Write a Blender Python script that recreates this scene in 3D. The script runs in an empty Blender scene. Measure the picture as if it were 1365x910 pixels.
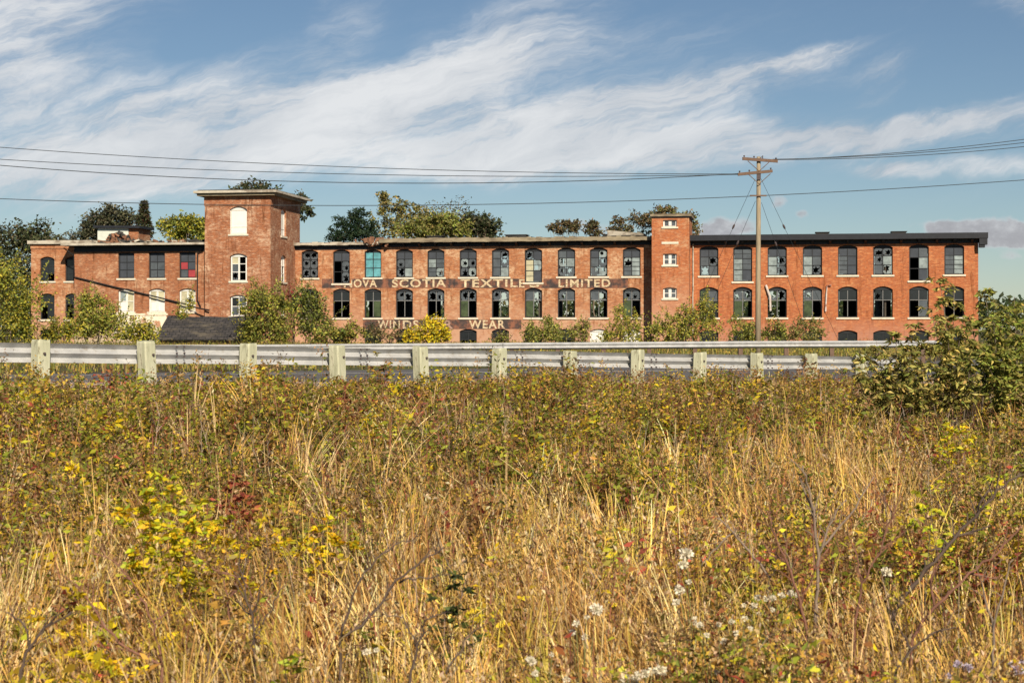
import bpy, bmesh, math, random
import numpy as np
from mathutils import Vector, Matrix

rng = np.random.default_rng(11)
random.seed(11)
S = bpy.context.scene
C = S.collection
R = math.radians
# photograph geometry: focal length in photo pixels, horizon row, eye height
F, CX, HY, EYE = 2200.0, 682.5, 440.0, 1.5

# ------------------------------------------------------------------ camera
cam = bpy.data.cameras.new("camera")
cam.lens = 36.0 * F / 1365.0
cam.shift_y = -15.0 / 1365.0
cam.clip_end = 3000
cam.dof.use_dof = True
cam.dof.focus_distance = 70
cam.dof.aperture_fstop = 6.3
camo = bpy.data.objects.new("camera", cam)
camo.location = (0, 0, EYE)
camo.rotation_euler = (R(90), 0, 0)
C.objects.link(camo)
S.camera = camo

# ------------------------------------------------------------------ exposure, sun, sky
S.view_settings.view_transform = 'Standard'
S.view_settings.look = 'None'
S.view_settings.exposure = 0.46
S.view_settings.gamma = 1.0
SUN_AZ, SUN_EL = 15.0, 34.0          # degrees to the right of straight behind the camera
sd = Vector((math.sin(R(SUN_AZ)) * math.cos(R(SUN_EL)), -math.cos(R(SUN_AZ)) * math.cos(R(SUN_EL)), math.sin(R(SUN_EL))))
sun = bpy.data.lights.new("sun", 'SUN')
sun.energy = 5.0
sun.angle = R(0.55)
sun.color = (1.0, 0.88, 0.70)
suno = bpy.data.objects.new("sun", sun)
suno.rotation_euler = (-sd).to_track_quat('-Z', 'Y').to_euler()
suno.location = (0, -20, 40)
C.objects.link(suno)

SKY = 0.05
W = bpy.data.worlds.new("World")
S.world = W
W.use_nodes = True


def world():
    nt = W.node_tree
    N = nt.nodes
    L = nt.links
    N.clear()

    def n(t, **k):
        x = N.new(t)
        for a, b in k.items():
            setattr(x, a, b)
        return x

    def mth(op, a, b=None, clamp=False):
        x = n('ShaderNodeMath', operation=op)
        x.use_clamp = clamp
        for i, q in enumerate((a, b)):
            if q is None:
                continue
            if isinstance(q, (int, float)):
                x.inputs[i].default_value = q
            else:
                L.new(q, x.inputs[i])
        return x.outputs[0]

    sky = n('ShaderNodeTexSky', sky_type='NISHITA')
    sky.sun_disc = False
    sky.sun_elevation = R(SUN_EL)
    sky.sun_rotation = R(180 - SUN_AZ)
    sky.air_density = 0.9
    sky.dust_density = 0.1
    sky.ozone_density = 2.2
    tint = n('ShaderNodeMix', data_type='RGBA', blend_type='MULTIPLY')
    tint.inputs['Factor'].default_value = 1
    L.new(sky.outputs[0], tint.inputs['A'])
    tint.inputs['B'].default_value = (SKYT[0], SKYT[1], SKYT[2], 1)
    tc = n('ShaderNodeTexCoord')
    sx = n('ShaderNodeSeparateXYZ')
    L.new(tc.outputs['Generated'], sx.inputs[0])
    yy = mth('MAXIMUM', sx.outputs[1], 0.05)
    u = mth('DIVIDE', sx.outputs[0], yy)
    v = mth('DIVIDE', sx.outputs[2], yy)
    uv = n('ShaderNodeCombineXYZ')
    L.new(u, uv.inputs[0])
    L.new(v, uv.inputs[1])

    def noise(vec, scale, det, rough, dist=0.0, mscale=(1, 1, 1), rot=0.0, off=0.0):
        m = n('ShaderNodeMapping', vector_type='TEXTURE')
        m.inputs['Scale'].default_value = mscale
        m.inputs['Rotation'].default_value = (0, 0, rot)
        m.inputs['Location'].default_value = (off, off * .7, 0)
        L.new(vec, m.inputs[0])
        t = n('ShaderNodeTexNoise')
        t.inputs['Scale'].default_value = scale
        t.inputs['Detail'].default_value = det
        t.inputs['Roughness'].default_value = rough
        t.inputs['Distortion'].default_value = dist
        L.new(m.outputs[0], t.inputs['Vector'])
        return t

    # warped direction for ragged cloud outlines
    wn = noise(uv.outputs[0], 9, 5, .6)
    w1 = n('ShaderNodeVectorMath', operation='SUBTRACT')
    L.new(wn.outputs['Color'], w1.inputs[0])
    w1.inputs[1].default_value = (.5, .5, .5)
    w2 = n('ShaderNodeVectorMath', operation='MULTIPLY')
    L.new(w1.outputs[0], w2.inputs[0])
    w2.inputs[1].default_value = (.085, .035, 0)
    w3 = n('ShaderNodeVectorMath', operation='ADD')
    L.new(uv.outputs[0], w3.inputs[0])
    L.new(w2.outputs[0], w3.inputs[1])
    wuv = w3.outputs[0]

    def blob(px, py, a, b, rot, wt, vec=wuv):
        m = n('ShaderNodeMapping', vector_type='TEXTURE')
        m.inputs['Location'].default_value = ((px - CX) / F, (HY - py) / F, 0)
        m.inputs['Rotation'].default_value = (0, 0, R(rot))
        m.inputs['Scale'].default_value = (a * 1.4 / F, b * 1.4 / F, 1)
        L.new(vec, m.inputs[0])
        g = n('ShaderNodeTexGradient', gradient_type='SPHERICAL')
        L.new(m.outputs[0], g.inputs[0])
        sm = n('ShaderNodeMapRange', interpolation_type='SMOOTHSTEP')
        L.new(g.outputs['Fac'], sm.inputs[0])
        sm.inputs[1].default_value = 0
        sm.inputs[2].default_value = .85
        return mth('MULTIPLY', sm.outputs[0], wt)

    tot = None
    for b in CLOUDS:
        o = blob(*b)
        tot = o if tot is None else mth('ADD', tot, o)
    # streaky texture along the drift of the cirrus, plus a broad one
    s1 = noise(wuv, 9, 8, .66, .5, (1, .22, 1), R(15), 3.1)
    s2 = noise(wuv, 26, 6, .65, .3, (1, .18, 1), R(19), 1.7)
    s3 = noise(wuv, 4, 4, .6, .2, (1, .6, 1), R(8), 7.7)
    texn = mth('ADD', mth('ADD', mth('MULTIPLY', s1.outputs[0], .40), mth('MULTIPLY', s2.outputs[0], .30)), mth('MULTIPLY', s3.outputs[0], .30))
    t2 = n('ShaderNodeMapRange', interpolation_type='SMOOTHSTEP')
    L.new(texn, t2.inputs[0])
    t2.inputs[1].default_value = .36
    t2.inputs[2].default_value = .67
    # the texture tears what cloud there is
    d = mth('MULTIPLY', tot, mth('ADD', mth('MULTIPLY', t2.outputs[0], .85), .24))
    d = mth('ADD', d, mth('MULTIPLY', mth('SUBTRACT', texn, .5), .5))
    cov = n('ShaderNodeMapRange', interpolation_type='SMOOTHSTEP')
    L.new(mth('MULTIPLY', d, 1.45), cov.inputs[0])
    cov.inputs[1].default_value = -.06
    cov.inputs[2].default_value = 1.25
    cov.inputs[4].default_value = .9
    up = n('ShaderNodeMapRange')
    L.new(sx.outputs[2], up.inputs[0])
    up.inputs[1].default_value = 0.0
    up.inputs[2].default_value = .03
    fac = mth('MULTIPLY', cov.outputs[0], up.outputs[0])
    # cloud body: brighter where thick
    cc = n('ShaderNodeMix', data_type='RGBA')
    tone = n('ShaderNodeMapRange')
    L.new(mth('ADD', s3.outputs[0], mth('MULTIPLY', s1.outputs[0], .8)), tone.inputs[0])
    tone.inputs[1].default_value = .68
    tone.inputs[2].default_value = 1.12
    L.new(tone.outputs[0], cc.inputs['Factor'])
    cc.inputs['A'].default_value = (.34 / SKY, .37 / SKY, .41 / SKY, 1)
    cc.inputs['B'].default_value = (.60 / SKY, .605 / SKY, .61 / SKY, 1)
    mx = n('ShaderNodeMix', data_type='RGBA')
    L.new(fac, mx.inputs['Factor'])
    L.new(tint.outputs['Result'], mx.inputs['A'])
    L.new(cc.outputs['Result'], mx.inputs['B'])
    # low mauve grey cumulus near the horizon
    lw = noise(uv.outputs[0], 55, 6, .65, .0, (1, .7, 1))
    tot2 = None
    for b in PUFFS:
        o = blob(*b)
        tot2 = o if tot2 is None else mth('ADD', tot2, o)
    d2 = mth('ADD', tot2, mth('MULTIPLY', mth('SUBTRACT', lw.outputs[0], .5), 1.1))
    c2 = n('ShaderNodeMapRange', interpolation_type='SMOOTHSTEP')
    L.new(d2, c2.inputs[0])
    c2.inputs[1].default_value = .30
    c2.inputs[2].default_value = .95
    c2.inputs[4].default_value = .9
    pc = n('ShaderNodeMix', data_type='RGBA')
    pf = n('ShaderNodeMapRange', interpolation_type='SMOOTHSTEP')
    L.new(mth('ADD', lw.outputs[0], mth('MULTIPLY', c2.outputs[0], .35)), pf.inputs[0])
    pf.inputs[1].default_value = .55
    pf.inputs[2].default_value = .95
    L.new(pf.outputs[0], pc.inputs['Factor'])
    pc.inputs['A'].default_value = (.44 / SKY, .445 / SKY, .46 / SKY, 1)
    pc.inputs['B'].default_value = (.285 / SKY, .28 / SKY, .30 / SKY, 1)
    mx2 = n('ShaderNodeMix', data_type='RGBA')
    L.new(c2.outputs[0], mx2.inputs['Factor'])
    L.new(mx.outputs['Result'], mx2.inputs['A'])
    L.new(pc.outputs['Result'], mx2.inputs['B'])
    bg = n('ShaderNodeBackground')
    bg.inputs['Strength'].default_value = SKY
    L.new(mx2.outputs['Result'], bg.inputs['Color'])
    out = n('ShaderNodeOutputWorld')
    L.new(bg.outputs[0], out.inputs[0])


SKYT = (0.88, 0.925, 0.95)
CLOUDS = [  # where each bank of cirrus lies: centre, half axes (photo pixels as directions), tilt, weight
    (20, 40, 230, 95, 22, .85), (90, 175, 280, 95, 6, .62), (330, 185, 320, 66, 10, .95), (540, 130, 300, 48, 20, .72),
    (640, 60, 190, 45, 24, .55), (110, 225, 200, 40, 0, .5), (690, 175, 240, 45, 10, .62), (860, 140, 260, 36, 9, .75),
    (930, 198, 440, 36, 4, 1.2), (1260, 165, 230, 20, 7, .85), (1085, 75, 110, 16, 13, .95), (920, 105, 150, 24, 10, .5),
    (1185, 105, 75, 30, 28, .55), (1280, 222, 160, 14, 1, .75), (1180, 225, 60, 12, 2, .7), (660, 222, 130, 20, 6, .6),
    (440, 70, 120, 60, 70, .32), (310, 40, 110, 30, 30, -.45), (300, 110, 150, 40, 15, .3), (760, 90, 200, 40, 15, .35), (1350, 10, 50, 30, -20, .6)]
PUFFS = [(1300, 300, 95, 22, 0, 1.35), (1350, 308, 60, 18, 0, 1.0), (1262, 299, 50, 13, 0, .8), (968, 303, 50, 15, 0, 1.15), (1022, 272, 18, 13, 0, .8),
         (1063, 292, 15, 8, 0, .7), (775, 297, 55, 13, 0, .6), (1350, 332, 22, 7, 0, .7), (640, 333, 30, 7, 0, .6)]
world()


# ------------------------------------------------------------------ helpers
def obj(name, mesh, parent=None):
    o = bpy.data.objects.new(name, mesh)
    C.objects.link(o)
    if parent is not None:
        o.parent = parent
    return o


def tag(o, label=None, cat=None, group=None, kind=None):
    if label:
        o['label'] = label
    if cat:
        o['category'] = cat
    if group:
        o['group'] = group
    if kind:
        o['kind'] = kind
    return o


def thing(name, label, cat, loc=(0, 0, 0), rz=0.0, group=None):
    o = bpy.data.objects.new(name, None)
    C.objects.link(o)
    o.empty_display_size = .3
    o.location = loc
    o.rotation_euler = (0, 0, rz)
    return tag(o, label, cat, group)


def ray(px, py, Z):
    """world point seen at photo pixel (px, py) at distance Z"""
    return Vector(((px - CX) / F * Z, Z, EYE + (HY - py) / F * Z))


class MB:
    def __init__(s):
        s.v, s.f, s.m = [], [], []

    def face(s, pts, m=0):
        i = len(s.v)
        s.v += [tuple(p) for p in pts]
        s.f.append(tuple(range(i, i + len(pts))))
        s.m.append(m)

    def hexa(s, p, m=0):
        """p: 8 corners, 4 of one end then 4 of the other, same winding"""
        i = len(s.v)
        s.v += [tuple(q) for q in p]
        for a in ((3, 2, 1, 0), (4, 5, 6, 7), (0, 1, 5, 4), (1, 2, 6, 5), (2, 3, 7, 6), (3, 0, 4, 7)):
            s.f.append(tuple(i + k for k in a))
            s.m.append(m)

    def box(s, x0, x1, y0, y1, z0, z1, m=0):
        s.hexa([(x0, y0, z0), (x1, y0, z0), (x1, y1, z0), (x0, y1, z0), (x0, y0, z1), (x1, y0, z1), (x1, y1, z1), (x0, y1, z1)], m)

    def tube(s, pts, rad, n=6, m=0, cap=True):
        pts = [Vector(p) for p in pts]
        k0 = len(s.v)
        K = len(pts)
        if not hasattr(rad, '__len__'):
            rad = [rad] * K
        up = Vector((0.31, 0.17, 0.94))
        for i, p in enumerate(pts):
            t = (pts[min(i + 1, K - 1)] - pts[max(i - 1, 0)]).normalized()
            a = t.cross(up)
            if a.length < 1e-3:
                a = t.cross(Vector((1, 0, 0)))
            a.normalize()
            b = t.cross(a)
            for q in range(n):
                w = 2 * math.pi * q / n
                s.v.append(tuple(p + (a * math.cos(w) + b * math.sin(w)) * rad[i]))
        for i in range(K - 1):
            for q in range(n):
                a0, a1 = k0 + i * n + q, k0 + i * n + (q + 1) % n
                s.f.append((a0, a1, a1 + n, a0 + n))
                s.m.append(m)
        if cap:
            s.f.append(tuple(k0 + q for q in reversed(range(n))))
            s.f.append(tuple(k0 + (K - 1) * n + q for q in range(n)))
            s.m += [m, m]

    def mesh(s, name, mats, smooth=False):
        me = bpy.data.meshes.new(name)
        me.from_pydata(s.v, [], s.f)
        for m in (mats if isinstance(mats, (list, tuple)) else [mats]):
            me.materials.append(m)
        me.polygons.foreach_set('material_index', s.m)
        if smooth:
            me.polygons.foreach_set('use_smooth', [True] * len(s.f))
        me.update()
        return me

    def build(s, name, mats, parent=None, smooth=False):
        return obj(name, s.mesh(name, mats, smooth), parent)


def quad_mesh(name, V, Q, col, mat, parent=None):
    """V (n,3), Q (m,4), col (n,3) -> object with a colour attribute"""
    me = bpy.data.meshes.new(name)
    nv, nq = len(V), len(Q)
    me.vertices.add(nv)
    me.vertices.foreach_set('co', np.ascontiguousarray(V, dtype=np.float32).ravel())
    me.loops.add(nq * 4)
    me.loops.foreach_set('vertex_index', np.ascontiguousarray(Q, dtype=np.int32).ravel())
    me.polygons.add(nq)
    me.polygons.foreach_set('loop_start', np.arange(0, nq * 4, 4, dtype=np.int32))
    try:
        me.polygons.foreach_set('loop_total', np.full(nq, 4, dtype=np.int32))
    except Exception:
        pass
    at = me.color_attributes.new('Col', 'FLOAT_COLOR', 'POINT')
    cc = np.ones((nv, 4), dtype=np.float32)
    cc[:, :3] = np.clip(col, 0, 1)
    at.data.foreach_set('color', cc.ravel())
    me.materials.append(mat)
    me.update(calc_edges=True)
    me.validate()
    return obj(name, me, parent)


def unit(a):
    return a / np.maximum(np.linalg.norm(a, axis=1, keepdims=True), 1e-6)


def leaf_arrays(P, D, L, Wd, col, fold=.25):
    n = len(P)
    rnd = rng.normal(size=(n, 3))
    side = unit(np.cross(D, rnd))
    nor = np.cross(side, D)
    mid = P + D * (L * .45)[:, None]
    V = np.empty((n, 4, 3))
    V[:, 0] = P
    V[:, 1] = mid + side * (Wd * .5)[:, None] + nor * (Wd * fold)[:, None]
    V[:, 2] = P + D * L[:, None] - nor * (L * .12)[:, None]
    V[:, 3] = mid - side * (Wd * .5)[:, None] + nor * (Wd * fold)[:, None]
    return V.reshape(-1, 3), np.arange(n * 4).reshape(n, 4), np.repeat(col, 4, axis=0)


def blade_arrays(P, H, az, bend, Wd, col, k=3, tipcol=None):
    """curved tapering ribbons"""
    n = len(P)
    t = np.linspace(0, 1, k + 1)
    d = np.stack([np.cos(az), np.sin(az), np.zeros(n)], 1)
    fa = rng.uniform(0, 2 * np.pi, n)
    sdv = np.stack([np.cos(fa), np.sin(fa), np.zeros(n)], 1)
    V = np.empty((n, k + 1, 2, 3))
    CCl = np.empty((n, k + 1, 2, 3))
    for i, ti in enumerate(t):
        c = P + d * (bend * H * ti ** 1.8)[:, None]
        c[:, 2] += H * (ti - .35 * np.abs(bend) * ti ** 2.2)
        w = Wd * (1 - .8 * ti) * .5
        V[:, i, 0] = c - sdv * w[:, None]
        V[:, i, 1] = c + sdv * w[:, None]
        cl = col if tipcol is None else col * (1 - ti) + tipcol * ti
        CCl[:, i, 0] = cl
        CCl[:, i, 1] = cl
    base = (np.arange(n) * (k + 1) * 2)[:, None]
    q = np.array([[2 * i, 2 * i + 1, 2 * i + 3, 2 * i + 2] for i in range(k)])
    Q = (base[:, :, None] + q[None]).reshape(-1, 4)
    return V.reshape(-1, 3), Q, CCl.reshape(-1, 3)


def join(parts):
    V, Q, K = [], [], []
    o = 0
    for a, b, c in parts:
        V.append(a)
        Q.append(b + o)
        K.append(c)
        o += len(a)
    return np.concatenate(V), np.concatenate(Q), np.concatenate(K)


def pick(pal, n, jit=.18, p=None):
    pal = np.array(pal, float)
    i = rng.choice(len(pal), n, p=p)
    c = pal[i] * rng.uniform(1 - jit, 1 + jit, (n, 1)) * rng.uniform(1 - jit * .4, 1 + jit * .4, (n, 3))
    return c


def vnoise(x, y, scale, seed):
    """cheap smooth value noise in numpy, 0..1"""
    g = np.random.default_rng(seed).random((64, 64))
    a, b = x / scale + 1000.3, y / scale + 1000.7
    i, j = np.floor(a).astype(int), np.floor(b).astype(int)
    fa, fb = a - i, b - j
    fa, fb = fa * fa * (3 - 2 * fa), fb * fb * (3 - 2 * fb)
    i0, i1, j0, j1 = i % 64, (i + 1) % 64, j % 64, (j + 1) % 64
    return (g[i0, j0] * (1 - fa) + g[i1, j0] * fa) * (1 - fb) + (g[i0, j1] * (1 - fa) + g[i1, j1] * fa) * fb


def sst(a, b, x):
    t = np.clip((x - a) / (b - a), 0, 1)
    return t * t * (3 - 2 * t)


# ------------------------------------------------------------------ materials
class M:
    def __init__(s, name, rough=.8, metal=0.0):
        s.m = bpy.data.materials.new(name)
        s.m.use_nodes = True
        s.nt = s.m.node_tree
        s.N, s.L = s.nt.nodes, s.nt.links
        s.b = s.N['Principled BSDF']
        s.b.inputs['Roughness'].default_value = rough
        s.b.inputs['Metallic'].default_value = metal
        s.b.inputs['Specular IOR Level'].default_value = .3
        s.tc = s.N.new('ShaderNodeTexCoord')

    def noise(s, scale, det=4, rough=.6, ms=(1, 1, 1), vec=None, dist=0):
        mp = s.N.new('ShaderNodeMapping')
        mp.inputs['Scale'].default_value = ms
        s.L.new(vec or s.tc.outputs['Object'], mp.inputs[0])
        t = s.N.new('ShaderNodeTexNoise')
        t.inputs['Scale'].default_value = scale
        t.inputs['Detail'].default_value = det
        t.inputs['Roughness'].default_value = rough
        t.inputs['Distortion'].default_value = dist
        s.L.new(mp.outputs[0], t.inputs['Vector'])
        return t.outputs['Fac']

    def ramp(s, fac, stops):
        r = s.N.new('ShaderNodeValToRGB')
        while len(r.color_ramp.elements) < len(stops):
            r.color_ramp.elements.new(.5)
        for e, (p, c) in zip(r.color_ramp.elements, stops):
            e.position = p
            e.color = (*c, 1) if len(c) == 3 else c
        s.L.new(fac, r.inputs[0])
        return r.outputs[0]

    def mix(s, fac, a, b, mode='MIX'):
        x = s.N.new('ShaderNodeMix')
        x.data_type = 'RGBA'
        x.blend_type = mode
        for k, q in (('Factor', fac), ('A', a), ('B', b)):
            if isinstance(q, (int, float)):
                x.inputs[k].default_value = q
            elif isinstance(q, tuple):
                x.inputs[k].default_value = (*q, 1)
            else:
                s.L.new(q, x.inputs[k])
        return x.outputs['Result']

    def step(s, fac, a, b):
        r = s.N.new('ShaderNodeMapRange')
        r.interpolation_type = 'SMOOTHSTEP'
        s.L.new(fac, r.inputs[0])
        r.inputs[1].default_value, r.inputs[2].default_value = a, b
        return r.outputs[0]

    def col(s, c):
        if isinstance(c, tuple):
            s.b.inputs['Base Color'].default_value = (*c, 1)
        else:
            s.L.new(c, s.b.inputs['Base Color'])
        return s

    def bump(s, fac, strength=.3, dist=.02):
        b = s.N.new('ShaderNodeBump')
        b.inputs['Strength'].default_value = strength
        b.inputs['Distance'].default_value = dist
        s.L.new(fac, b.inputs['Height'])
        s.L.new(b.outputs[0], s.b.inputs['Normal'])
        return s


def brick(name, base, alt, pale, pale_amt, low=None):
    m = M(name, .9)
    sx = m.N.new('ShaderNodeSeparateXYZ')
    m.L.new(m.tc.outputs['Object'], sx.inputs[0])
    ad = m.N.new('ShaderNodeMath')
    m.L.new(sx.outputs[0], ad.inputs[0])
    m.L.new(sx.outputs[1], ad.inputs[1])
    cb = m.N.new('ShaderNodeCombineXYZ')
    m.L.new(ad.outputs[0], cb.inputs[0])
    m.L.new(sx.outputs[2], cb.inputs[1])
    v = cb.outputs[0]
    bt = m.N.new('ShaderNodeTexBrick')
    m.L.new(v, bt.inputs['Vector'])
    bt.inputs['Color1'].default_value = (*base, 1)
    bt.inputs['Color2'].default_value = (*alt, 1)
    bt.inputs['Mortar'].default_value = (.30, .20, .14, 1)
    bt.inputs['Scale'].default_value = 1
    bt.inputs['Brick Width'].default_value = .23
    bt.inputs['Row Height'].default_value = .085
    bt.inputs['Mortar Size'].default_value = .008
    c = bt.outputs['Color']
    # single odd bricks and courses
    c = m.mix(m.step(m.noise(1, 3, .8, (5, 12, 1), v), .5, .75), c, tuple(x * .62 for x in base))
    c = m.mix(m.step(m.noise(1, 4, .75, (1.7, 7, 1), v), .5, .8), c, tuple(min(1, x * 1.25) for x in pale))
    # washed out and mortar-smeared patches
    f = m.step(m.noise(.45, 6, .72, (1, 1.4, 1), v), .56 - pale_amt, .74 - pale_amt)
    f2 = m.step(m.noise(2.6, 6, .8, (1, 1.5, 1), v), .40, .60)
    ff = m.N.new('ShaderNodeMath')
    ff.operation = 'MULTIPLY'
    m.L.new(f, ff.inputs[0])
    m.L.new(f2, ff.inputs[1])
    c = m.mix(ff.outputs[0], c, pale)
    # soot runs
    c = m.mix(m.step(m.noise(.9, 6, .75, (2.6, .30, 1), v), .52, .70), c, tuple(x * .34 for x in base))
    if low is not None:
        z = m.N.new('ShaderNodeMapRange')
        m.L.new(sx.outputs[2], z.inputs[0])
        z.inputs[1].default_value, z.inputs[2].default_value = low[0], low[1]
        z.inputs[3].default_value, z.inputs[4].default_value = 1, 0
        g = m.N.new('ShaderNodeMath')
        g.operation = 'MULTIPLY'
        m.L.new(z.outputs[0], g.inputs[0])
        m.L.new(m.step(m.noise(1.1, 6, .75, (1, 1, 1), v), .3, .55), g.inputs[1])
        c = m.mix(g.outputs[0], c, low[2])
    m.col(c)
    m.bump(bt.outputs['Fac'], .25, -.01)
    return m.m


BR_L = brick('weathered_brick', (.43, .155, .054), (.26, .082, .030), (.54, .36, .22), .125, (.5, 4.5, (.46, .27, .18)))
BR_T = brick('tower_brick', (.35, .112, .038), (.19, .054, .020), (.54, .37, .25), .11, None)
BR_W = brick('wing_brick', (.35, .115, .040), (.20, .060, .023), (.50, .32, .20), .085, (.3, 2.5, (.5, .42, .3)))
BR_R = brick('red_brick', (.45, .120, .030), (.29, .068, .018), (.54, .27, .12), .05, (.2, 2.8, (.40, .20, .14)))
BR_S = brick('stair_brick', (.46, .130, .034), (.31, .08, .024), (.52, .32, .18), .09, (.5, 6.5, (.46, .27, .18)))


def simple(name, c, rough=.8, var=.25, scale=6, ms=(1, 1, 1), metal=0, bump=0, c2=None, thr=(.45, .65)):
    m = M(name, rough, metal)
    nz = m.noise(scale, 5, .65, ms)
    cl = m.ramp(nz, [(.25, tuple(x * (1 - var) for x in c)), (.75, tuple(min(1, x * (1 + var)) for x in c))])
    if c2:
        cl = m.mix(m.step(m.noise(scale * .4, 6, .7, ms), *thr), cl, c2)
    m.col(cl)
    if bump:
        m.bump(nz, bump, .02)
    return m.m


MT = {
    'dark_frame': simple('charcoal_frame_paint', (.022, .024, .028), .6),
    'grey_bar': simple('grey_glazing_bar', (.17, .17, .17), .7),
    'white_frame': simple('white_frame_paint', (.66, .65, .61), .6, .12, 8, c2=(.5, .46, .4), thr=(.6, .8)),
    'cream_frame': simple('cream_frame_paint', (.62, .52, .36), .6),
    'sill': simple('sill_stone', (.62, .56, .45), .85, .18, 5),
    'black_trim': simple('black_trim_paint', (.016, .018, .024), .55, .3, 3),
    'roof': simple('roof_felt', (.05, .048, .045), .9, .4, .7),
    'old_edge': simple('weathered_roof_edge', (.26, .215, .145), .9, .35, 1.5, (1, 1, 3), c2=(.13, .10, .07), thr=(.45, .7)),
    'white_edge': simple('white_gutter', (.44, .40, .33), .8, .25, 1.6, (1, 1, 2), c2=(.20, .16, .12), thr=(.46, .66)),
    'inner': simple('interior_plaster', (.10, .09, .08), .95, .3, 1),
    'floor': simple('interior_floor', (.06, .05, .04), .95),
    'band': simple('painted_band', (.055, .042, .04), .9, .5, 2.5, (1, 1, 1), c2=(.24, .10, .06), thr=(.42, .62)),
    'letter': simple('letter_paint', (.58, .49, .32), .9, .2, 14, (1, 1, 2), c2=(.30, .15, .09), thr=(.48, .60)),
    'letter_old': simple('worn_letter_paint', (.54, .46, .31), .9, .25, 14, (1, 1, 2), c2=(.22, .11, .08), thr=(.49, .60)),
    'faint': simple('faint_letter_paint', (.34, .22, .17), .9, .3, 5, c2=(.15, .08, .06), thr=(.5, .62)),
    'white_board': simple('white_board', (.70, .68, .63), .7, .06, 2),
    'whitewash': simple('flaking_whitewash', (.72, .64, .5), .9, .2, 2.5, c2=(.42, .22, .13), thr=(.50, .62)),
    'pipe': simple('black_pipe', (.012, .012, .014), .6),
    'white_pipe': simple('white_pipe', (.55, .48, .44), .7, .35, 3, c2=(.30, .12, .08), thr=(.5, .6)),
    'steel': None, 'post': None,
    'pole_wood': simple('pole_wood', (.29, .235, .16), .9, .35, 5, (3, 3, .3), c2=(.18, .145, .10), thr=(.5, .7)),
    'arm_wood': simple('crossarm_wood', (.14, .09, .065), .9, .3, 5),
    'wire': simple('cable', (.03, .035, .04), .6),
    'insul': simple('insulator_porcelain', (.08, .06, .06), .3),
    'shed_roof': simple('shingle_roof', (.045, .042, .045), .9, .45, 2.2, (1, 1, 4), c2=(.085, .075, .06), thr=(.5, .7)),
    'shed_wall': simple('shed_boards', (.2, .13, .09), .9, .3, 4),
    'hut': simple('pale_hut_panel', (.55, .58, .52), .8, .12, 3),
    'rubble': simple('rubble', (.20, .10, .06), .95, .5, 4),
    'bark': simple('bark', (.16, .125, .09), .95, .4, 6, (2, 2, .5)),
    'twig': simple('twig_bark', (.10, .07, .055), .9, .4, 8),
    'pale_twig': simple('pale_twig_bark', (.22, .165, .125), .9, .25, 8),
    'red_twig': simple('reddish_twig_bark', (.20, .095, .065), .9, .3, 8),
    'stemgreen': simple('green_stem', (.15, .15, .05), .9, .3, 8),
    'asphalt': simple('asphalt', (.10, .095, .095), .9, .25, 2, bump=.2, c2=(.14, .13, .125), thr=(.5, .7)),
    'gravel': simple('gravel', (.46, .37, .31), .95, .3, 9, bump=.5, c2=(.32, .25, .20), thr=(.45, .6)),
    'line': simple('white_road_paint', (.75, .74, .70), .8, .08, 4),
}


def pane(name, c, rough=.35, var=.3, spec=.5):
    m = M(name, rough)
    m.b.inputs['Specular IOR Level'].default_value = spec
    nz = m.noise(1.6, 5, .7)
    m.col(m.ramp(nz, [(.3, tuple(x * (1 - var) for x in c)), (.72, tuple(min(1, x * (1 + var)) for x in c))]))
    return m.m


PANES = {'d': pane('slate_board', (.050, .058, .072), .7, .2, .2), 'g': pane('painted_sky_glass', (.075, .088, .10)),  # grey glass has the sky's reflection painted into its base colour
         'p': pane('pale_painted_sky_glass', (.22, .265, .27), .4, .45), 'k': pane('dark_glass', (.018, .021, .024), .12, .3),  # pale glass: brightness of the sky put into an opaque colour
         'c': pane('cyan_sheet', (.10, .30, .34), .4, .4), 'r': pane('red_board', (.30, .035, .042), .6, .25),
         'w': MT['white_board'], 'v': pane('painted_greenery_glass', (.055, .075, .035), .25, .6), 'l': pane('yellowed_glass', (.45, .42, .28), .5, .3)}  # green glass
PK = list(PANES)


def steel():
    m = M('galvanised_steel', .45, .2)
    nz = m.noise(3, 5, .65, (1, 1, 1))
    m.col(m.mix(m.step(m.noise(2.2, 6, .75, (2, 2, .6)), .54, .74), m.ramp(nz, [(.3, (.37, .375, .38)), (.7, (.55, .55, .545))]), (.30, .27, .23)))
    m.b.inputs['Specular IOR Level'].default_value = .5
    return m.m


def postmat():
    m = M('treated_post_wood', .9)
    g = m.noise(5, 6, .7, (2.6, 2.6, .30))
    c = m.ramp(g, [(.25, (.26, .27, .17)), (.5, (.44, .44, .31)), (.78, (.60, .58, .44))])
    c = m.mix(m.step(m.noise(6, 5, .75, (2.2, 2.2, .4)), .56, .68), c, (.16, .14, .085))
    m.col(c)
    m.bump(g, .5, .02)
    return m.m


MT['steel'] = steel()
MT['post'] = postmat()


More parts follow.
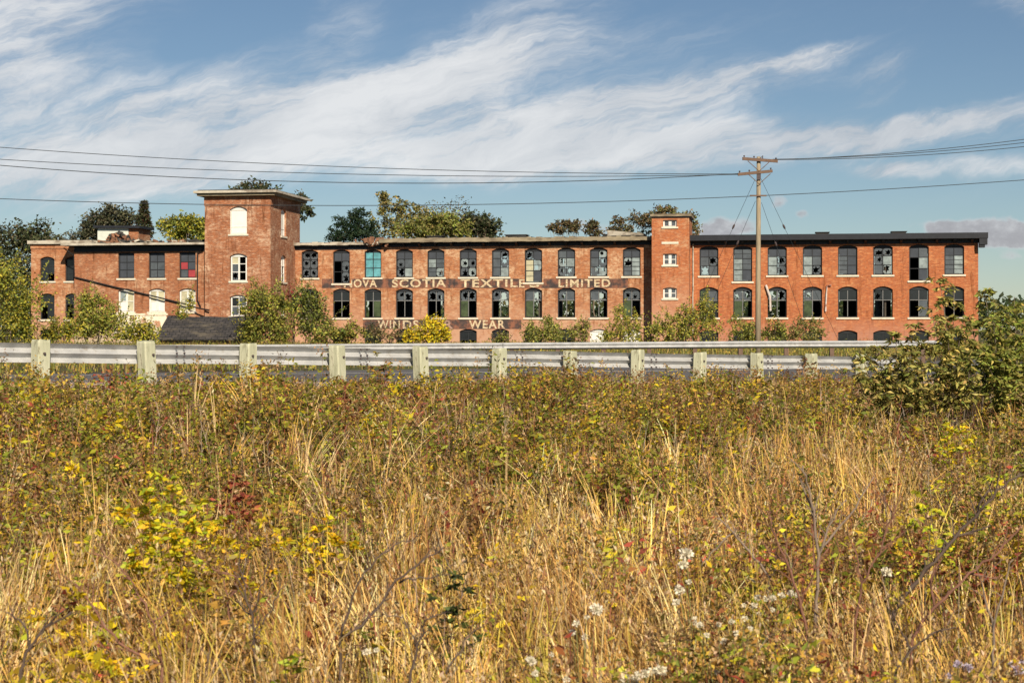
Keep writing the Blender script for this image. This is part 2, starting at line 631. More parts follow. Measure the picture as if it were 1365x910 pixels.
def leafmat(name, trans=.35, rough=.6):
    m = bpy.data.materials.new(name)
    m.use_nodes = True
    N, L = m.node_tree.nodes, m.node_tree.links
    N.clear()
    a = N.new('ShaderNodeVertexColor')
    a.layer_name = 'Col'
    d = N.new('ShaderNodeBsdfPrincipled')
    d.inputs['Roughness'].default_value = rough
    d.inputs['Specular IOR Level'].default_value = .25
    t = N.new('ShaderNodeBsdfTranslucent')
    x = N.new('ShaderNodeMixShader')
    x.inputs[0].default_value = trans
    o = N.new('ShaderNodeOutputMaterial')
    L.new(a.outputs[0], d.inputs['Base Color'])
    L.new(a.outputs[0], t.inputs[0])
    L.new(d.outputs[0], x.inputs[1])
    L.new(t.outputs[0], x.inputs[2])
    L.new(x.outputs[0], o.inputs[0])
    return m


LEAF = leafmat('foliage', .3)
GRASS = leafmat('dry_stalks', .15, .75)


def shingles():
    m = M('shingle_roof', .9)
    sx = m.N.new('ShaderNodeSeparateXYZ')
    m.L.new(m.tc.outputs['Object'], sx.inputs[0])
    cb = m.N.new('ShaderNodeCombineXYZ')
    m.L.new(sx.outputs[0], cb.inputs[0])
    m.L.new(sx.outputs[1], cb.inputs[1])
    bt = m.N.new('ShaderNodeTexBrick')
    m.L.new(cb.outputs[0], bt.inputs['Vector'])
    bt.inputs['Scale'].default_value = 1
    bt.inputs['Brick Width'].default_value = .5
    bt.inputs['Row Height'].default_value = .3
    bt.inputs['Mortar Size'].default_value = .03
    bt.inputs['Color1'].default_value = (.055, .05, .05, 1)
    bt.inputs['Color2'].default_value = (.032, .03, .032, 1)
    bt.inputs['Mortar'].default_value = (.012, .012, .012, 1)
    c = m.mix(m.step(m.noise(.7, 6, .75, (1, 3, 1)), .48, .66), bt.outputs['Color'], (.10, .085, .065))
    c = m.mix(m.step(m.noise(.5, 5, .7, (3, .6, 1)), .55, .75), c, (.02, .02, .022))
    m.col(c)
    return m.m


MT['shed_roof'] = shingles()

# ------------------------------------------------------------------ terrain
RA = R(40.5)                                   # heading of the near guardrail
RP0 = np.array([-7.535, 26.25])
RD = np.array([math.cos(RA), math.sin(RA)])
RN = np.array([-math.sin(RA), math.cos(RA)])   # across the road, away from the camera


def rail_ts(x, y):
    dx, dy = x - RP0[0], y - RP0[1]
    return dx * RD[0] + dy * RD[1], dx * RN[0] + dy * RN[1]


def rail_ground(t):
    return .53 - .0200 * np.clip(t, -14, 34)


def h(x, y):
    x = np.asarray(x, float)
    y = np.asarray(y, float)
    t, s = rail_ts(x, y)
    g = rail_ground(t)
    road = g + (.16 - g) * sst(3, 30, s)
    field = -1.0 + .10 * (vnoise(x, y, 3.1, 3) - .5) + .9 * sst(6.0, 1.0, y)
    z = field + (road - field) * np.clip((s + 19.5) / 19.3, 0, 1) ** 1.4
    far = .05
    return z + (far - z) * sst(85, 115, y)


def hz(x, y):
    return float(h(x, y))


def grid_sheet(name, xs, ys, mat, zf, kind='structure'):
    X, Y = np.meshgrid(xs, ys)
    Zv = zf(X, Y)
    V = np.stack([X, Y, Zv], -1).reshape(-1, 3)
    nx, ny = len(xs), len(ys)
    i = np.arange(nx * ny).reshape(ny, nx)
    Q = np.stack([i[:-1, :-1], i[:-1, 1:], i[1:, 1:], i[1:, :-1]], -1).reshape(-1, 4)
    o = quad_mesh(name, V, Q, np.ones((len(V), 3)), mat)
    o.data.polygons.foreach_set('use_smooth', [True] * len(o.data.polygons))
    tag(o, kind=kind)
    return o


def soil():
    m = M('soil_and_thatch', .95)
    a = m.noise(1.3, 6, .7)
    c = m.ramp(a, [(.3, (.025, .019, .010)), (.5, (.055, .04, .02)), (.7, (.09, .065, .03))])
    c = m.mix(m.step(m.noise(.06, 4, .6), .45, .62), c, (.09, .10, .03))
    m.col(c)
    m.bump(a, .6, .1)
    return m.m


def spread(a, b, n, far, k):
    near = np.linspace(a, b, n)
    ext = np.array([far * (i / k) ** 2.5 for i in range(1, k + 1)])
    return near, ext


nx, ex = spread(-45, 45, 181, 2400, 16)
xs = np.concatenate([(-45 - ex)[::-1], nx, 45 + ex])
ny, ey = spread(-6, 120, 253, 2600, 16)
ys = np.concatenate([(-6 - ex[:10])[::-1], ny, 120 + ey])
grid_sheet('ground', xs, ys, soil(), h)


def strip(name, s0, s1, mat, lift, t0=-30, t1=75, nt=140, ns=6):
    T, Q_ = np.meshgrid(np.linspace(t0, t1, nt), np.linspace(s0, s1, ns))
    X = RP0[0] + RD[0] * T + RN[0] * Q_
    Y = RP0[1] + RD[1] * T + RN[1] * Q_
    V = np.stack([X, Y, h(X, Y) + lift], -1).reshape(-1, 3)
    i = np.arange(nt * ns).reshape(ns, nt)
    Q = np.stack([i[:-1, :-1], i[:-1, 1:], i[1:, 1:], i[1:, :-1]], -1).reshape(-1, 4)
    return tag(quad_mesh(name, V, Q, np.ones((len(V), 3)), mat), kind='structure')


strip('road_shoulder', -.2, 6.0, MT['gravel'], .020, ns=8)
strip('road', 5.7, 20.0, MT['asphalt'], .028, ns=16)
strip('road_edge_line', 6.0, 6.18, MT['line'], .036)
strip('road_far_line', 16.0, 16.2, MT['line'], .036)

# ------------------------------------------------------------------ the mill
PHI = R(9.5)
BP = Vector((-.1034 * 155, 155, 0))
BU = Vector((math.cos(PHI), -math.sin(PHI), 0))
BN = Vector((-math.sin(PHI), -math.cos(PHI), 0))      # facade normal, towards the road


def fu(px, off=0.0):
    """building-local u of the facade plane (pushed out by off) seen at photo column px; and its distance"""
    k = (px - CX) / F
    o = BP + BN * off
    # o + u*BU  with X = k*Y
    u = (k * o.y - o.x) / (BU.x - k * BU.y)
    return u, o.y + u * BU.y


def fz(py, Z):
    return EYE + (HY - py) / F * Z


def solve_off(px_front, px_back):
    ub = fu(px_back, 0)[0]
    a, b = 0.0, 20.0
    for _ in range(60):
        m = (a + b) / 2
        if fu(px_front, m)[0] > ub:
            b = m
        else:
            a = m
    # right-hand corner: u of the front corner grows or falls with the offset
    return ub


mill = thing('textile_mill', 'long derelict red brick mill with two stair towers, broken windows and faded painted lettering', 'mill building', BP, -PHI)


class Fr:
    """a wall plane: a along, z up, d inwards"""
    def __init__(s, O, A, Nn):
        s.O, s.A, s.N = Vector(O), Vector(A), Vector(Nn)

    def p(s, a, z, d=0.0):
        return s.O + s.A * a + Vector((0, 0, z)) - s.N * d

    def box(s, mb, a0, a1, z0, z1, d0, d1, m=0):
        mb.hexa([s.p(a0, z0, d0), s.p(a1, z0, d0), s.p(a1, z0, d1), s.p(a0, z0, d1), s.p(a0, z1, d0), s.p(a1, z1, d0), s.p(a1, z1, d1), s.p(a0, z1, d1)], m)


def front(off):
    return Fr((0, -off, 0), (1, 0, 0), (0, -1, 0))


def arc(ac, w, zc, rise, n=8):
    return [(ac - w / 2 + w * i / n, zc - rise * (2 * i / n - 1) ** 2) for i in range(n + 1)]


def wall(mb, fr, a0, a1, z0, z1, cols, depth=.34, m=0):
    """wall sheet with arched openings and their reveals; cols [(centre, width, [(sill, crown, rise) from the bottom])]"""
    cols = sorted(cols)
    x = a0
    for ac, w, ops in cols:
        l, r = ac - w / 2, ac + w / 2
        if l > x + 1e-4:
            mb.face([fr.p(x, z0), fr.p(l, z0), fr.p(l, z1), fr.p(x, z1)], m)
        lower = [(l, z0), (r, z0)]
        for (zs, zc, rise) in ops:
            mb.face([fr.p(*q) for q in lower] + [fr.p(r, zs), fr.p(l, zs)], m)
            top = arc(ac, w, zc, rise)
            loop = [(l, zs), (r, zs)] + top[::-1]
            for i in range(len(loop)):
                p, q = loop[i], loop[(i + 1) % len(loop)]
                mb.face([fr.p(*p), fr.p(*q), fr.p(*q, depth), fr.p(*p, depth)], m)
            lower = top
        # close to the top
        mb.face([fr.p(*q) for q in lower] + [fr.p(r, z1), fr.p(l, z1)], m)
        x = r
    if x < a1 - 1e-4:
        mb.face([fr.p(x, z0), fr.p(a1, z0), fr.p(a1, z1), fr.p(x, z1)], m)


def broken(mb, fr, a0, a1, z0, z1, d, m):
    big = random.choice((.7, 1.0, 1.25))
    """a pane with a jagged hole"""
    w, hh = a1 - a0, z1 - z0
    n = 12
    cx_, cz_ = a0 + w * random.uniform(.35, .65), z0 + hh * random.uniform(.3, .7)
    outer, inner = [], []
    for i in range(n):
        t = 2 * math.pi * i / n
        c, s_ = math.cos(t), math.sin(t)
        k = 1 / max(abs(c), abs(s_))
        outer.append(((a0 + a1) / 2 + w / 2 * c * k, (z0 + z1) / 2 + hh / 2 * s_ * k))
        q = random.uniform(.36, .62) * big if i % 2 else random.uniform(.16, .36) * big
        inner.append((min(max(cx_ + w * q * c, a0 + .02), a1 - .02), min(max(cz_ + hh * q * s_, z0 + .02), z1 - .02)))
    for i in range(n):
        j = (i + 1) % n
        mb.face([fr.p(*outer[i], d), fr.p(*outer[j], d), fr.p(*inner[j], d), fr.p(*inner[i], d)], m)


def window(fr, ac, w, zs, zc, rise, spec, rows=None, fmat='dark_frame', sill=True, mull=.06, jamb=.09, name='window', d=.17, subs=False, bars=0):
    """spec 'gg/xp/oo': rows from the top, one letter per light (capital: broken)"""
    mb = MB()
    l, r = ac - w / 2, ac + w / 2
    zh = zc - rise - .04                      # underside of the head board
    if rise > .02:
        top = arc(ac, w, zc, rise)
        mb.face([fr.p(a, z, d) for a, z in top] + [fr.p(r, zh, d), fr.p(l, zh, d)])
        mb.face([fr.p(l, zh, d), fr.p(r, zh, d), fr.p(r, zh, d + .1), fr.p(l, zh, d + .1)])
    else:
        fr.box(mb, l, r, zc - .1, zc, d, d + .1)
        zh = zc - .1
    fr.box(mb, l, l + jamb, zs, zh, d, d + .1)
    fr.box(mb, r - jamb, r, zs, zh, d, d + .1)
    fr.box(mb, l + jamb, r - jamb, zs, zs + .08, d, d + .1)
    rws = spec.split('/')
    if rows is None:
        rows = [1.0 / len(rws)] * len(rws)
    z1 = zh
    H = zh - (zs + .08)
    pm = MB()
    for k, rw in enumerate(rws):
        z0 = z1 - H * rows[k]
        n = len(rw)
        wi = (w - 2 * jamb) / n
        if k:
            fr.box(mb, l + jamb, r - jamb, z1 - .03, z1 + .03, d + .015, d + .085, bars)
        for i, ch in enumerate(rw):
            c0, c1 = l + jamb + wi * i, l + jamb + wi * (i + 1)
            if i:
                fr.box(mb, c0 - mull / 2, c0 + mull / 2, z0 + .031, z1 - .031, d + .005, d + .095, bars)
            if ch == 'o':
                continue
            mi = PK.index(ch.lower())
            g0, g1, e0, e1 = c0 + .02, c1 - .02, z0 + .02, z1 - .02
            if subs and ch.lower() in 'plg':
                zm = (e0 + e1) / 2
                fr.box(mb, g0 + .02, g1 - .02, zm - .018, zm + .018, d + .03, d + .06)
            if ch.isupper():
                broken(pm, fr, g0, g1, e0, e1, d + .05, mi)
            else:
                pm.face([fr.p(g0, e0, d + .05), fr.p(g1, e0, d + .05), fr.p(g1, e1, d + .05), fr.p(g0, e1, d + .05)], mi)
        z1 = z0
    o = mb.build(name, [MT[fmat], MT['grey_bar']], mill)
    if pm.f:
        pm.build('pane', [PANES[k] for k in PK], o)
    if sill:
        sb = MB()
        fr.box(sb, l - .14, r + .14, zs - .16, zs - .003, -.09, .2)
        sb.build('sill', MT['sill'], o)
    return o


# --- heights shared by the two long ranges
US, UC, LS, LC = 6.42, 9.06, 2.66, 5.40
TOPW = 9.72
UL = [fu(p)[0] for p in (413, 455, 497, 539, 581, 624, 667, 711, 755, 798, 842)]
UR = [fu(p)[0] for p in (945, 990, 1036, 1083, 1130, 1177, 1225, 1272)]
WL, WR = 1.62, 1.70
f0 = front(0)
u_tower_r = fu(393.5)[0]
u_end = fu(1304)[0]
u_st_l = None

# left tower: find its projection so that the front corner sits at px 360.5
lo, hi = 0.0, 25.0
for _ in range(60):
    mid = (lo + hi) / 2
    if fu(360.5, mid)[0] < u_tower_r:
        hi = mid
    else:
        lo = mid
    # moving the plane out moves the corner's u monotonically
OT = (lo + hi) / 2
if abs(fu(360.5, OT)[0] - u_tower_r) > .05:
    lo, hi = 0.0, 25.0
    for _ in range(60):
        mid = (lo + hi) / 2
        if fu(360.5, mid)[0] > u_tower_r:
            hi = mid
        else:
            lo = mid
    OT = (lo + hi) / 2
print('tower projection', OT, fu(360.5, OT))
OB = OT - .7
OA = OB - 1.2
OS = 2.0

# --- left range wall
dcols = []
DOOR_L, DOOR_R = (1, 7), (1, 6)


def up_sill(i, doors):
    return US - .53 if i in doors else US


for i, u in enumerate(UL):
    ops = [(LS, LC, .26), (up_sill(i, DOOR_L), UC, .24)]
    if i not in (0, 4):
        ops = [(-.2, 1.62, .22)] + ops
    dcols.append((u, WL, ops))
mb = MB()
u_l0 = u_tower_r - .4
u_l1 = fu(869, OS)[0] + .6
wall(mb, f0, u_l0, u_l1, -1.2, TOPW, dcols)
mb.build('brick_wall', BR_L, mill)
rcols = []
for i, u in enumerate(UR):
    ops = [(-.2, 1.50, .22), (LS - .02, LC + .0, .28), (up_sill(i, DOOR_R), UC + .04, .24)]
    rcols.append((u, WR, ops))
mb = MB()
u_r0 = fu(918, OS)[0] - .3
wall(mb, f0, u_l1 + .002, u_r0, -1.2, TOPW, [])
wall(mb, f0, u_r0, u_end, -1.2, TOPW, rcols)
DEP = 16.0
se = Fr((u_end, 0, 0), (0, 1, 0), (1, 0, 0))
wall(mb, se, 0, DEP, -1.2, TOPW, [(2.8 + 3.4 * k, 1.6, [(LS, LC, .26), (US, UC, .24)]) for k in range(4)])
mb.build('brick_wall', BR_R, mill)

# rear wall with its own openings, floors and dark lining
mb = MB()
rear = Fr((0, DEP, 0), (1, 0, 0), (0, 1, 0))
rc = [(u + .9, 1.6, [(LS, LC, .26), (US, UC, .24)]) for u in UL] + [(u - .7, 1.6, [(LS, LC, .26), (US, UC, .24)]) for u in UR]
wall(mb, rear, u_l0 - 14, u_end, -1.2, TOPW, rc)
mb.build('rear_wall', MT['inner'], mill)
mb = MB()
mb.box(u_l0 + .1, u_end - .1, .4, DEP - .05, 2.0, 2.25)
mb.box(u_l0 + .1, u_end - .1, .4, DEP - .05, 5.62, 5.85)
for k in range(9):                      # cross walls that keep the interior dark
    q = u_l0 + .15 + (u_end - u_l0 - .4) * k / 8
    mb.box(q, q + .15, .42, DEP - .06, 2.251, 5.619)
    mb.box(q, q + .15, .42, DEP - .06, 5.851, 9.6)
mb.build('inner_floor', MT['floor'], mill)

up_l = ['GG/GG/GG', 'dd/dd/oG/oG', 'cc/cc/cc', 'dd/Gg/Gp', 'dd/gG/Pg', 'dd/gp/gG', 'dd/PG/GP', 'gG/gG/gp', 'Gg/pd/oddd', 'gg/Gg/GG', 'gP/gG/GG']
up_l = ['GG/GG/GG', 'dd/oG/oG', 'cc/cc/cc', 'dd/Gg/Gp', 'dd/pg/gP', 'dd/PG/GP', 'gG/gG/gp', 'Gd/lP/ld', 'gd/Pp/GG', 'dP/gG/GP', 'dd/Pp/gp']
lo_l = ['oo/oo', 'kk/oo', 'kk/ov', 'GG/oo', 'GG/oo', 'GG/vo', 'GG/oo', 'gG/vo', 'Gg/oo', 'gG/oo', 'GG/vo']
for i, u in enumerate(UL):
    door = i in DOOR_L
    window(f0, u, WL, up_sill(i, DOOR_L), UC, .24, up_l[i], [.28, .36, .36], 'dark_frame', subs=(i % 3 == 1))
    window(f0, u, WL, LS, LC, .26, lo_l[i], [.36, .64], 'dark_frame', bars=1)
    if i not in (0, 4):
        if i in (9, 10):
            window(f0, u, WL, -.2, 1.62, .22, 'ww/ww', [.5, .5], 'white_frame', sill=False)
        else:
            window(f0, u, WL, -.2, 1.62, .22, 'kk/oo', [.5, .5], 'dark_frame', sill=False)
up_r = ['dd/gG/Gg', 'gg/pp/pg', 'dd/pG/pG', 'dd/pg/pG', 'gg/pd/pG', 'gg/dd/gg', 'GG/gp/gG', 'gg/op/og']
up_r = ['dd/gG/Gg', 'gg/pg/pd', 'dd/pG/pG', 'dd/pg/pG', 'dd/gd/gd', 'GG/Gp/gP', 'dg/op/od', 'dd/gp/gp']
lo_r = ['vg/vk', 'GG/vo', 'GG/oo', 'Gg/vo', 'kk/oo', 'Kk/oo', 'kk/og', 'kk/oo']
for i, u in enumerate(UR):
    window(f0, u, WR, up_sill(i, DOOR_R), UC + .04, .24, up_r[i], [.30, .35, .35], 'dark_frame', subs=(i in (1, 4, 7)))
    window(f0, u, WR, LS - .02, LC, .28, lo_r[i], [.38, .62], 'dark_frame', bars=1)
    window(f0, u, WR, -.2, 1.50, .22, 'kk/oo', [.5, .5], 'dark_frame', sill=False)
for k in range(4):
    window(se, 2.8 + 3.4 * k, 1.6, US, UC, .24, 'dd/gg/Gg', None, 'dark_frame')
    window(se, 2.8 + 3.4 * k, 1.6, LS, LC, .26, 'gg/oo', None, 'dark_frame')


# --- roofs
def roof_slab(u0, u1, y0, y1, z_eave, thick, mat_edge, rough_edge=0.0, rise=.25, name='roof', n=40, seed=1):
    """low-pitched roof whose front edge is a fascia; rough_edge tears the top edge"""
    rr = random.Random(seed)
    mb = MB()
    for i in range(n):
        a, b = u0 + (u1 - u0) * i / n, u0 + (u1 - u0) * (i + 1) / n
        j0 = rr.uniform(-1, 1) * rough_edge
        z1 = z_eave + j0
        zb = z_eave - thick + rr.uniform(-.4, .4) * rough_edge
        mb.face([(a, y0, zb), (b, y0, zb), (b, y0, z1), (a, y0, z1)], 1)
        mb.face([(a, y0, z1), (b, y0, z1), (b, (y0 + y1) / 2, z_eave + rise), (a, (y0 + y1) / 2, z_eave + rise)], 0)
        mb.face([(a, (y0 + y1) / 2, z_eave + rise), (b, (y0 + y1) / 2, z_eave + rise), (b, y1, z_eave), (a, y1, z_eave)], 0)
        mb.face([(a, y0, zb), (b, y0, zb), (b, y1, zb), (a, y1, zb)], 0)
        mb.face([(a, y1, zb), (b, y1, zb), (b, y1, z_eave), (a, y1, z_eave)], 1)
    for q, e in ((u0, 1), (u1, 1)):
        mb.face([(q, y0, z_eave - thick), (q, y1, z_eave - thick), (q, y1, z_eave), (q, (y0 + y1) / 2, z_eave + rise), (q, y0, z_eave)], e)
    return mb.build(name, [MT['roof'], mat_edge], mill)


def frieze(u0, u1, off, z0, z1, mat, us, roof, bw=.2, bh=.34, bd=.55):
    mb = MB()
    f0.box(mb, u0, u1, z0, z1, -off - .08, -off + .0)
    mb.build('frieze_and_shade_strip', mat, mill)
    me = None
    for u in us:
        if me is None:
            q = MB()
            q.hexa([(-bw / 2, -bd, -.1), (bw / 2, -bd, -.1), (bw / 2, -.02, -bh), (-bw / 2, -.02, -bh), (-bw / 2, -bd, 0), (bw / 2, -bd, 0), (bw / 2, -.02, 0), (-bw / 2, -.02, 0)])
            me = q.mesh('eave_bracket', MT['black_trim'])
        o = obj('eave_bracket', me, roof)
        o.location = (u, -off - .08, z1)


u_old = fu(508)[0]
r1 = roof_slab(u_old, u_l1 - .02, -.85, DEP + .6, 10.02, .38, MT['old_edge'], .05, n=60, seed=4)
pu = [(UL[i] + UL[i + 1]) / 2 for i in range(2, 10)] + [UL[2] + 3.9 * 0 + WL * .0]
frieze(u_old + .05, u_l1 - .05, 0, 9.26, 9.62, MT['black_trim'], [(UL[i] + UL[i + 1]) / 2 for i in range(3, 10)] + list(UL[3:]), r1)
r2 = roof_slab(u_tower_r + .01, u_old - .02, -.55, DEP + .6, 9.72, .26, MT['white_edge'], .07, n=14, seed=9)
mb = MB()
f0.box(mb, u_tower_r + .02, u_old, 9.08, 9.44, -.08, 0)
mb.build('frieze_and_shade_strip', MT['black_trim'], mill)
r3 = roof_slab(u_r0 - .3, u_end + .75, -.85, DEP + .7, 10.06, .50, MT['black_trim'], 0, n=8, seed=2)
frieze(u_r0, u_end + .02, 0, 9.18, 9.55, MT['black_trim'], [(UR[i] + UR[i + 1]) / 2 for i in range(7)] + [u - .0 for u in UR] + [u_end - .55], r3)
mb = MB()     # cornice return on the end wall
mb.box(u_end + .02, u_end + .7, -.8, -.1, 9.0, 9.555)
mb.box(u_end + .02, u_end + .5, -.72, -.1, 8.75, 9.0)
mb.build('cornice_return', MT['black_trim'], mill)
# things standing proud of the flat roofs
for p0, p1, zt, y in ((1089, 1106, 10.46, 5), (1193, 1212, 10.46, 5), (664, 692, 10.5, 5), (797, 812, 10.45, 5), (560, 580, 10.4, 4)):
    a, b = fu(p0)[0], fu(p1)[0]
    mb = MB()
    mb.box(a, b, y - 1, y + .6, 10.0, zt)
    mb.box(a - .1, b + .1, y - 1.1, y + .7, zt, zt + .06)
    mb.build('roof_vent', MT['roof'], mill)
mb = MB()      # lifted sheet of white roofing near the stair tower
a, b = fu(810)[0], fu(858)[0]
mb.hexa([(a, -.2, 10.1), (b, -.2, 10.1), (b, 3.5, 10.2), (a, 3.5, 10.2), (a, -.3, 10.62), (b, -.3, 10.3), (b, 3.5, 10.4), (a, 3.5, 10.7)])
mb.build('lifted_roof_sheet', MT['white_edge'], mill)
mb = MB()      # broken eave
rr = random.Random(5)
for k in range(60):
    u = fu(500 + rr.gauss(0, 8))[0]
    s_ = rr.uniform(.05, .2)
    c = Vector((u, rr.uniform(-.75, .1), rr.uniform(9.5, 9.95)))
    q = Matrix.Rotation(rr.uniform(0, 3), 3, 'Y') @ Matrix.Rotation(rr.uniform(0, 3), 3, 'X')
    p = [q @ Vector((x * s_ * 1.6, y * s_, z * s_ * .5)) + c for z in (-1, 1) for x, y in ((-1, -1), (1, -1), (1, 1), (-1, 1))]
    mb.hexa(p)
mb.build('fallen_brickwork', MT['rubble'], mill)

# --- left tower
ft = front(OT)
u_t0 = fu(273, OT)[0]
u_t1 = u_tower_r
ZT = fu(317, OT)[1]
zt_top = fz(262, ZT) + .05
tw = lambda p: fu(p, OT)[0]
st = Fr((u_t1, -OT, 0), (0, 1, 0), (1, 0, 0))
mb = MB()
uc = tw(317.8)
z1s, z1c = fz(312, ZT), fz(275, ZT)
z2s, z2c = fz(374.5, ZT), fz(338, ZT)
z3s, z3c = fz(421, ZT), fz(393, ZT)
w1 = tw(329.3) - tw(306.2)
w2 = tw(328.3) - tw(306.8)
wall(mb, ft, u_t0, u_t1, -1.2, zt_top, [(uc, w1, [(z3s, z3c, .2), (z2s, z2c, .25), (z1s, z1c, .3)])])
sc = OT * .52
wall(mb, st, 0, OT + 1.5, -1.2, zt_top, [(sc, 1.55, [(z3s, z3c, .2), (z2s, z2c, .25), (z1s, z1c, .3)])])
mb.face([(u_t0, -OT, -1.2), (u_t0, 1.5, -1.2), (u_t0, 1.5, zt_top), (u_t0, -OT, zt_top)])
mb.face([(u_t0, 1.5, -1.2), (u_t1, 1.5, -1.2), (u_t1, 1.5, zt_top), (u_t0, 1.5, zt_top)])
# corbelled frieze under the cornice
ft.box(mb, u_t0 - .05, u_t1 + .06, fz(274, ZT), zt_top - .01, -.07, 0)
st.box(mb, .01, OT + 1.5, fz(274, ZT), zt_top - .012, -.07, 0)
mb.build('tower_wall', BR_T, mill)
mb = MB()
ov = .8
mb.box(u_t0 - ov, u_t1 + ov, -OT - ov, 1.5 + ov, zt_top + .24, zt_top + .45)
mb.box(u_t0 - ov + .25, u_t1 + ov - .25, -OT - ov + .25, 1.5 + ov - .25, zt_top, zt_top + .24, 2)  # darker inset soffit, shadow below the slab put into its colour
mb.box(u_t0 - ov + .3, u_t1 + ov - .3, -OT - ov + .3, 1.5 + ov - .3, zt_top + .45, zt_top + .55, 1)
mb.build('tower_cornice', [MT['white_edge'], MT['roof'], MT['old_edge']], mill)
window(ft, uc, w1, z1s, z1c, .3, 'w/w', [.72, .28], 'white_frame', jamb=.06)
window(ft, uc, w2, z2s, z2c, .25, 'lo/go/Go', [.3, .35, .35], 'white_frame', jamb=.13, mull=.14)
window(ft, uc, w2, z3s, z3c, .2, 'kg/go', [.5, .5], 'white_frame', jamb=.12)
window(st, sc, 1.55, z1s, z1c, .3, 'w/w', [.72, .28], 'white_frame', jamb=.06)
window(st, sc, 1.55, z2s, z2c, .25, 'ww/go/wg', None, 'white_frame', jamb=.12)
window(st, sc, 1.55, z3s, z3c, .2, 'kg/go', None, 'white_frame', jamb=.12)

# --- left wing (front block) and the lower block beyond it
fb = front(OB)
ZB = fu(200, OB)[1]
bu = lambda p: fu(p, OB)[0]
zb_top = fz(328, ZB)
mb = MB()
bw = [bu(168.2), bu(209), bu(249.8)]
wb = bu(219.8) - bu(198.2)
bz = (fz(370.7, ZB), fz(336.2, ZB))
lz = (fz(415.5, ZB), fz(384.5, ZB))
u_b0, u_b1 = bu(99), u_t0 - .003
wall(mb, fb, u_b0, u_b1, -1.2, zb_top, [(u, wb, [(lz[0], lz[1], .22), (bz[0], bz[1], .02)]) for u in bw])
mb.face([(u_b0, -OB, -1.2), (u_b0, 10, -1.2), (u_b0, 10, zb_top), (u_b0, -OB, zb_top)])
mb.face([(u_b0, 10, -1.2), (u_b1, 10, -1.2), (u_b1, 10, zb_top), (u_b0, 10, zb_top)])
mb.build('brick_wall', BR_W, mill)
for u, a, b in zip(bw, ('dd/dd/dd', 'dd/gg/gg', 'dd/rd/gr'), ('pl/wl', 'll/ww', 'll/ll')):
    window(fb, u, wb, bz[0], bz[1], .02, a, [.36, .32, .32], 'dark_frame')
    window(fb, u, wb, lz[0], lz[1], .22, b, [.5, .5], 'white_frame', jamb=.14, mull=.2)
roof_slab(bu(87), u_b1 - .01, -OB - 1.0, 10, zb_top + .26, .2, MT['white_edge'], .015, .3, seed=21)
mb = MB()
fb.box(mb, u_b0 + .02, u_b1 - .02, zb_top - .50, zb_top + .03, -.09, 0)  # black strip on the wing wall, the eave's shadow as solid colour
mb.build('frieze_and_shade_strip', MT['black_trim'], mill)
mb = MB()
fb.box(mb, bu(152), bu(222), fz(446, ZB), fz(419.5, ZB), -.05, 0)
fb.box(mb, bu(150), bu(224), fz(420, ZB), fz(417.8, ZB), -.12, -.051)
mb.build('whitewashed_base', MT['whitewash'], mill)
fa = front(OA)
ZA = fu(70, OA)[1]
au = lambda p: fu(p, OA)[0]
za_top = fz(325.5, ZA)
mb = MB()
aw = [au(63), au(96.5)]
wa = au(72.6) - au(53.4)
az_u, az_l = (fz(374.7, ZA), fz(342, ZA)), (fz(425.6, ZA), fz(391, ZA))
u_a0 = au(41.5)
zb_ = (-.2, fz(438.5, ZA))
wall(mb, fa, u_a0, u_b0 + 1.4, -1.2, za_top, [(u, wa, ([(zb_[0], zb_[1], .2)] if k == 0 else []) + [(az_l[0], az_l[1], .24), (az_u[0], az_u[1], .24)]) for k, u in enumerate(aw)])
mb.face([(u_a0, -OA, -1.2), (u_a0, 10, -1.2), (u_a0, 10, za_top), (u_a0, -OA, za_top)])
mb.face([(u_a0, 10, -1.2), (u_b0 + 1.4, 10, -1.2), (u_b0 + 1.4, 10, za_top), (u_a0, 10, za_top)])
fa.box(mb, u_a0 - .04, u_b0 - .05, fz(331.5, ZA), za_top - .01, -.06, 0)
mb.build('brick_wall', BR_L, mill)
for k, u in enumerate(aw):
    window(fa, u, wa, az_u[0], az_u[1], .24, 'kk/kk/ko', None, 'dark_frame')
    window(fa, u, wa, az_l[0], az_l[1], .24, 'kk/ok', [.36, .64], 'dark_frame')
window(fa, aw[0], wa, zb_[0], zb_[1], .2, 'kk', None, 'dark_frame', sill=False)
roof_slab(u_a0 - .25, u_b0 + 1.3, -OA - .3, 10, za_top + .34, .33, MT['white_edge'], .01, .3, n=10, seed=8)
mb = MB()     # roofing torn loose behind the gutter
rr = random.Random(3)
for k in range(110):
    u = u_a0 + (u_b1 - u_a0) * rr.random()
    s_ = rr.uniform(.08, .3)
    c = Vector((u, -OB + rr.uniform(1.5, 3.5), zb_top + rr.uniform(.3, .6)))
    q = Matrix.Rotation(rr.uniform(-.5, .5), 3, 'Y') @ Matrix.Rotation(rr.uniform(0, 3), 3, 'Z')
    p = [q @ Vector((x * s_ * 1.8, y * s_, z * s_ * .35)) + c for z in (-1, 1) for x, y in ((-1, -1), (1, -1), (1, 1), (-1, 1))]
    mb.hexa(p, rr.choice((0, 0, 1, 2)))
mb.build('roof_debris', [MT['roof'], MT['rubble'], MT['white_edge']], mill)
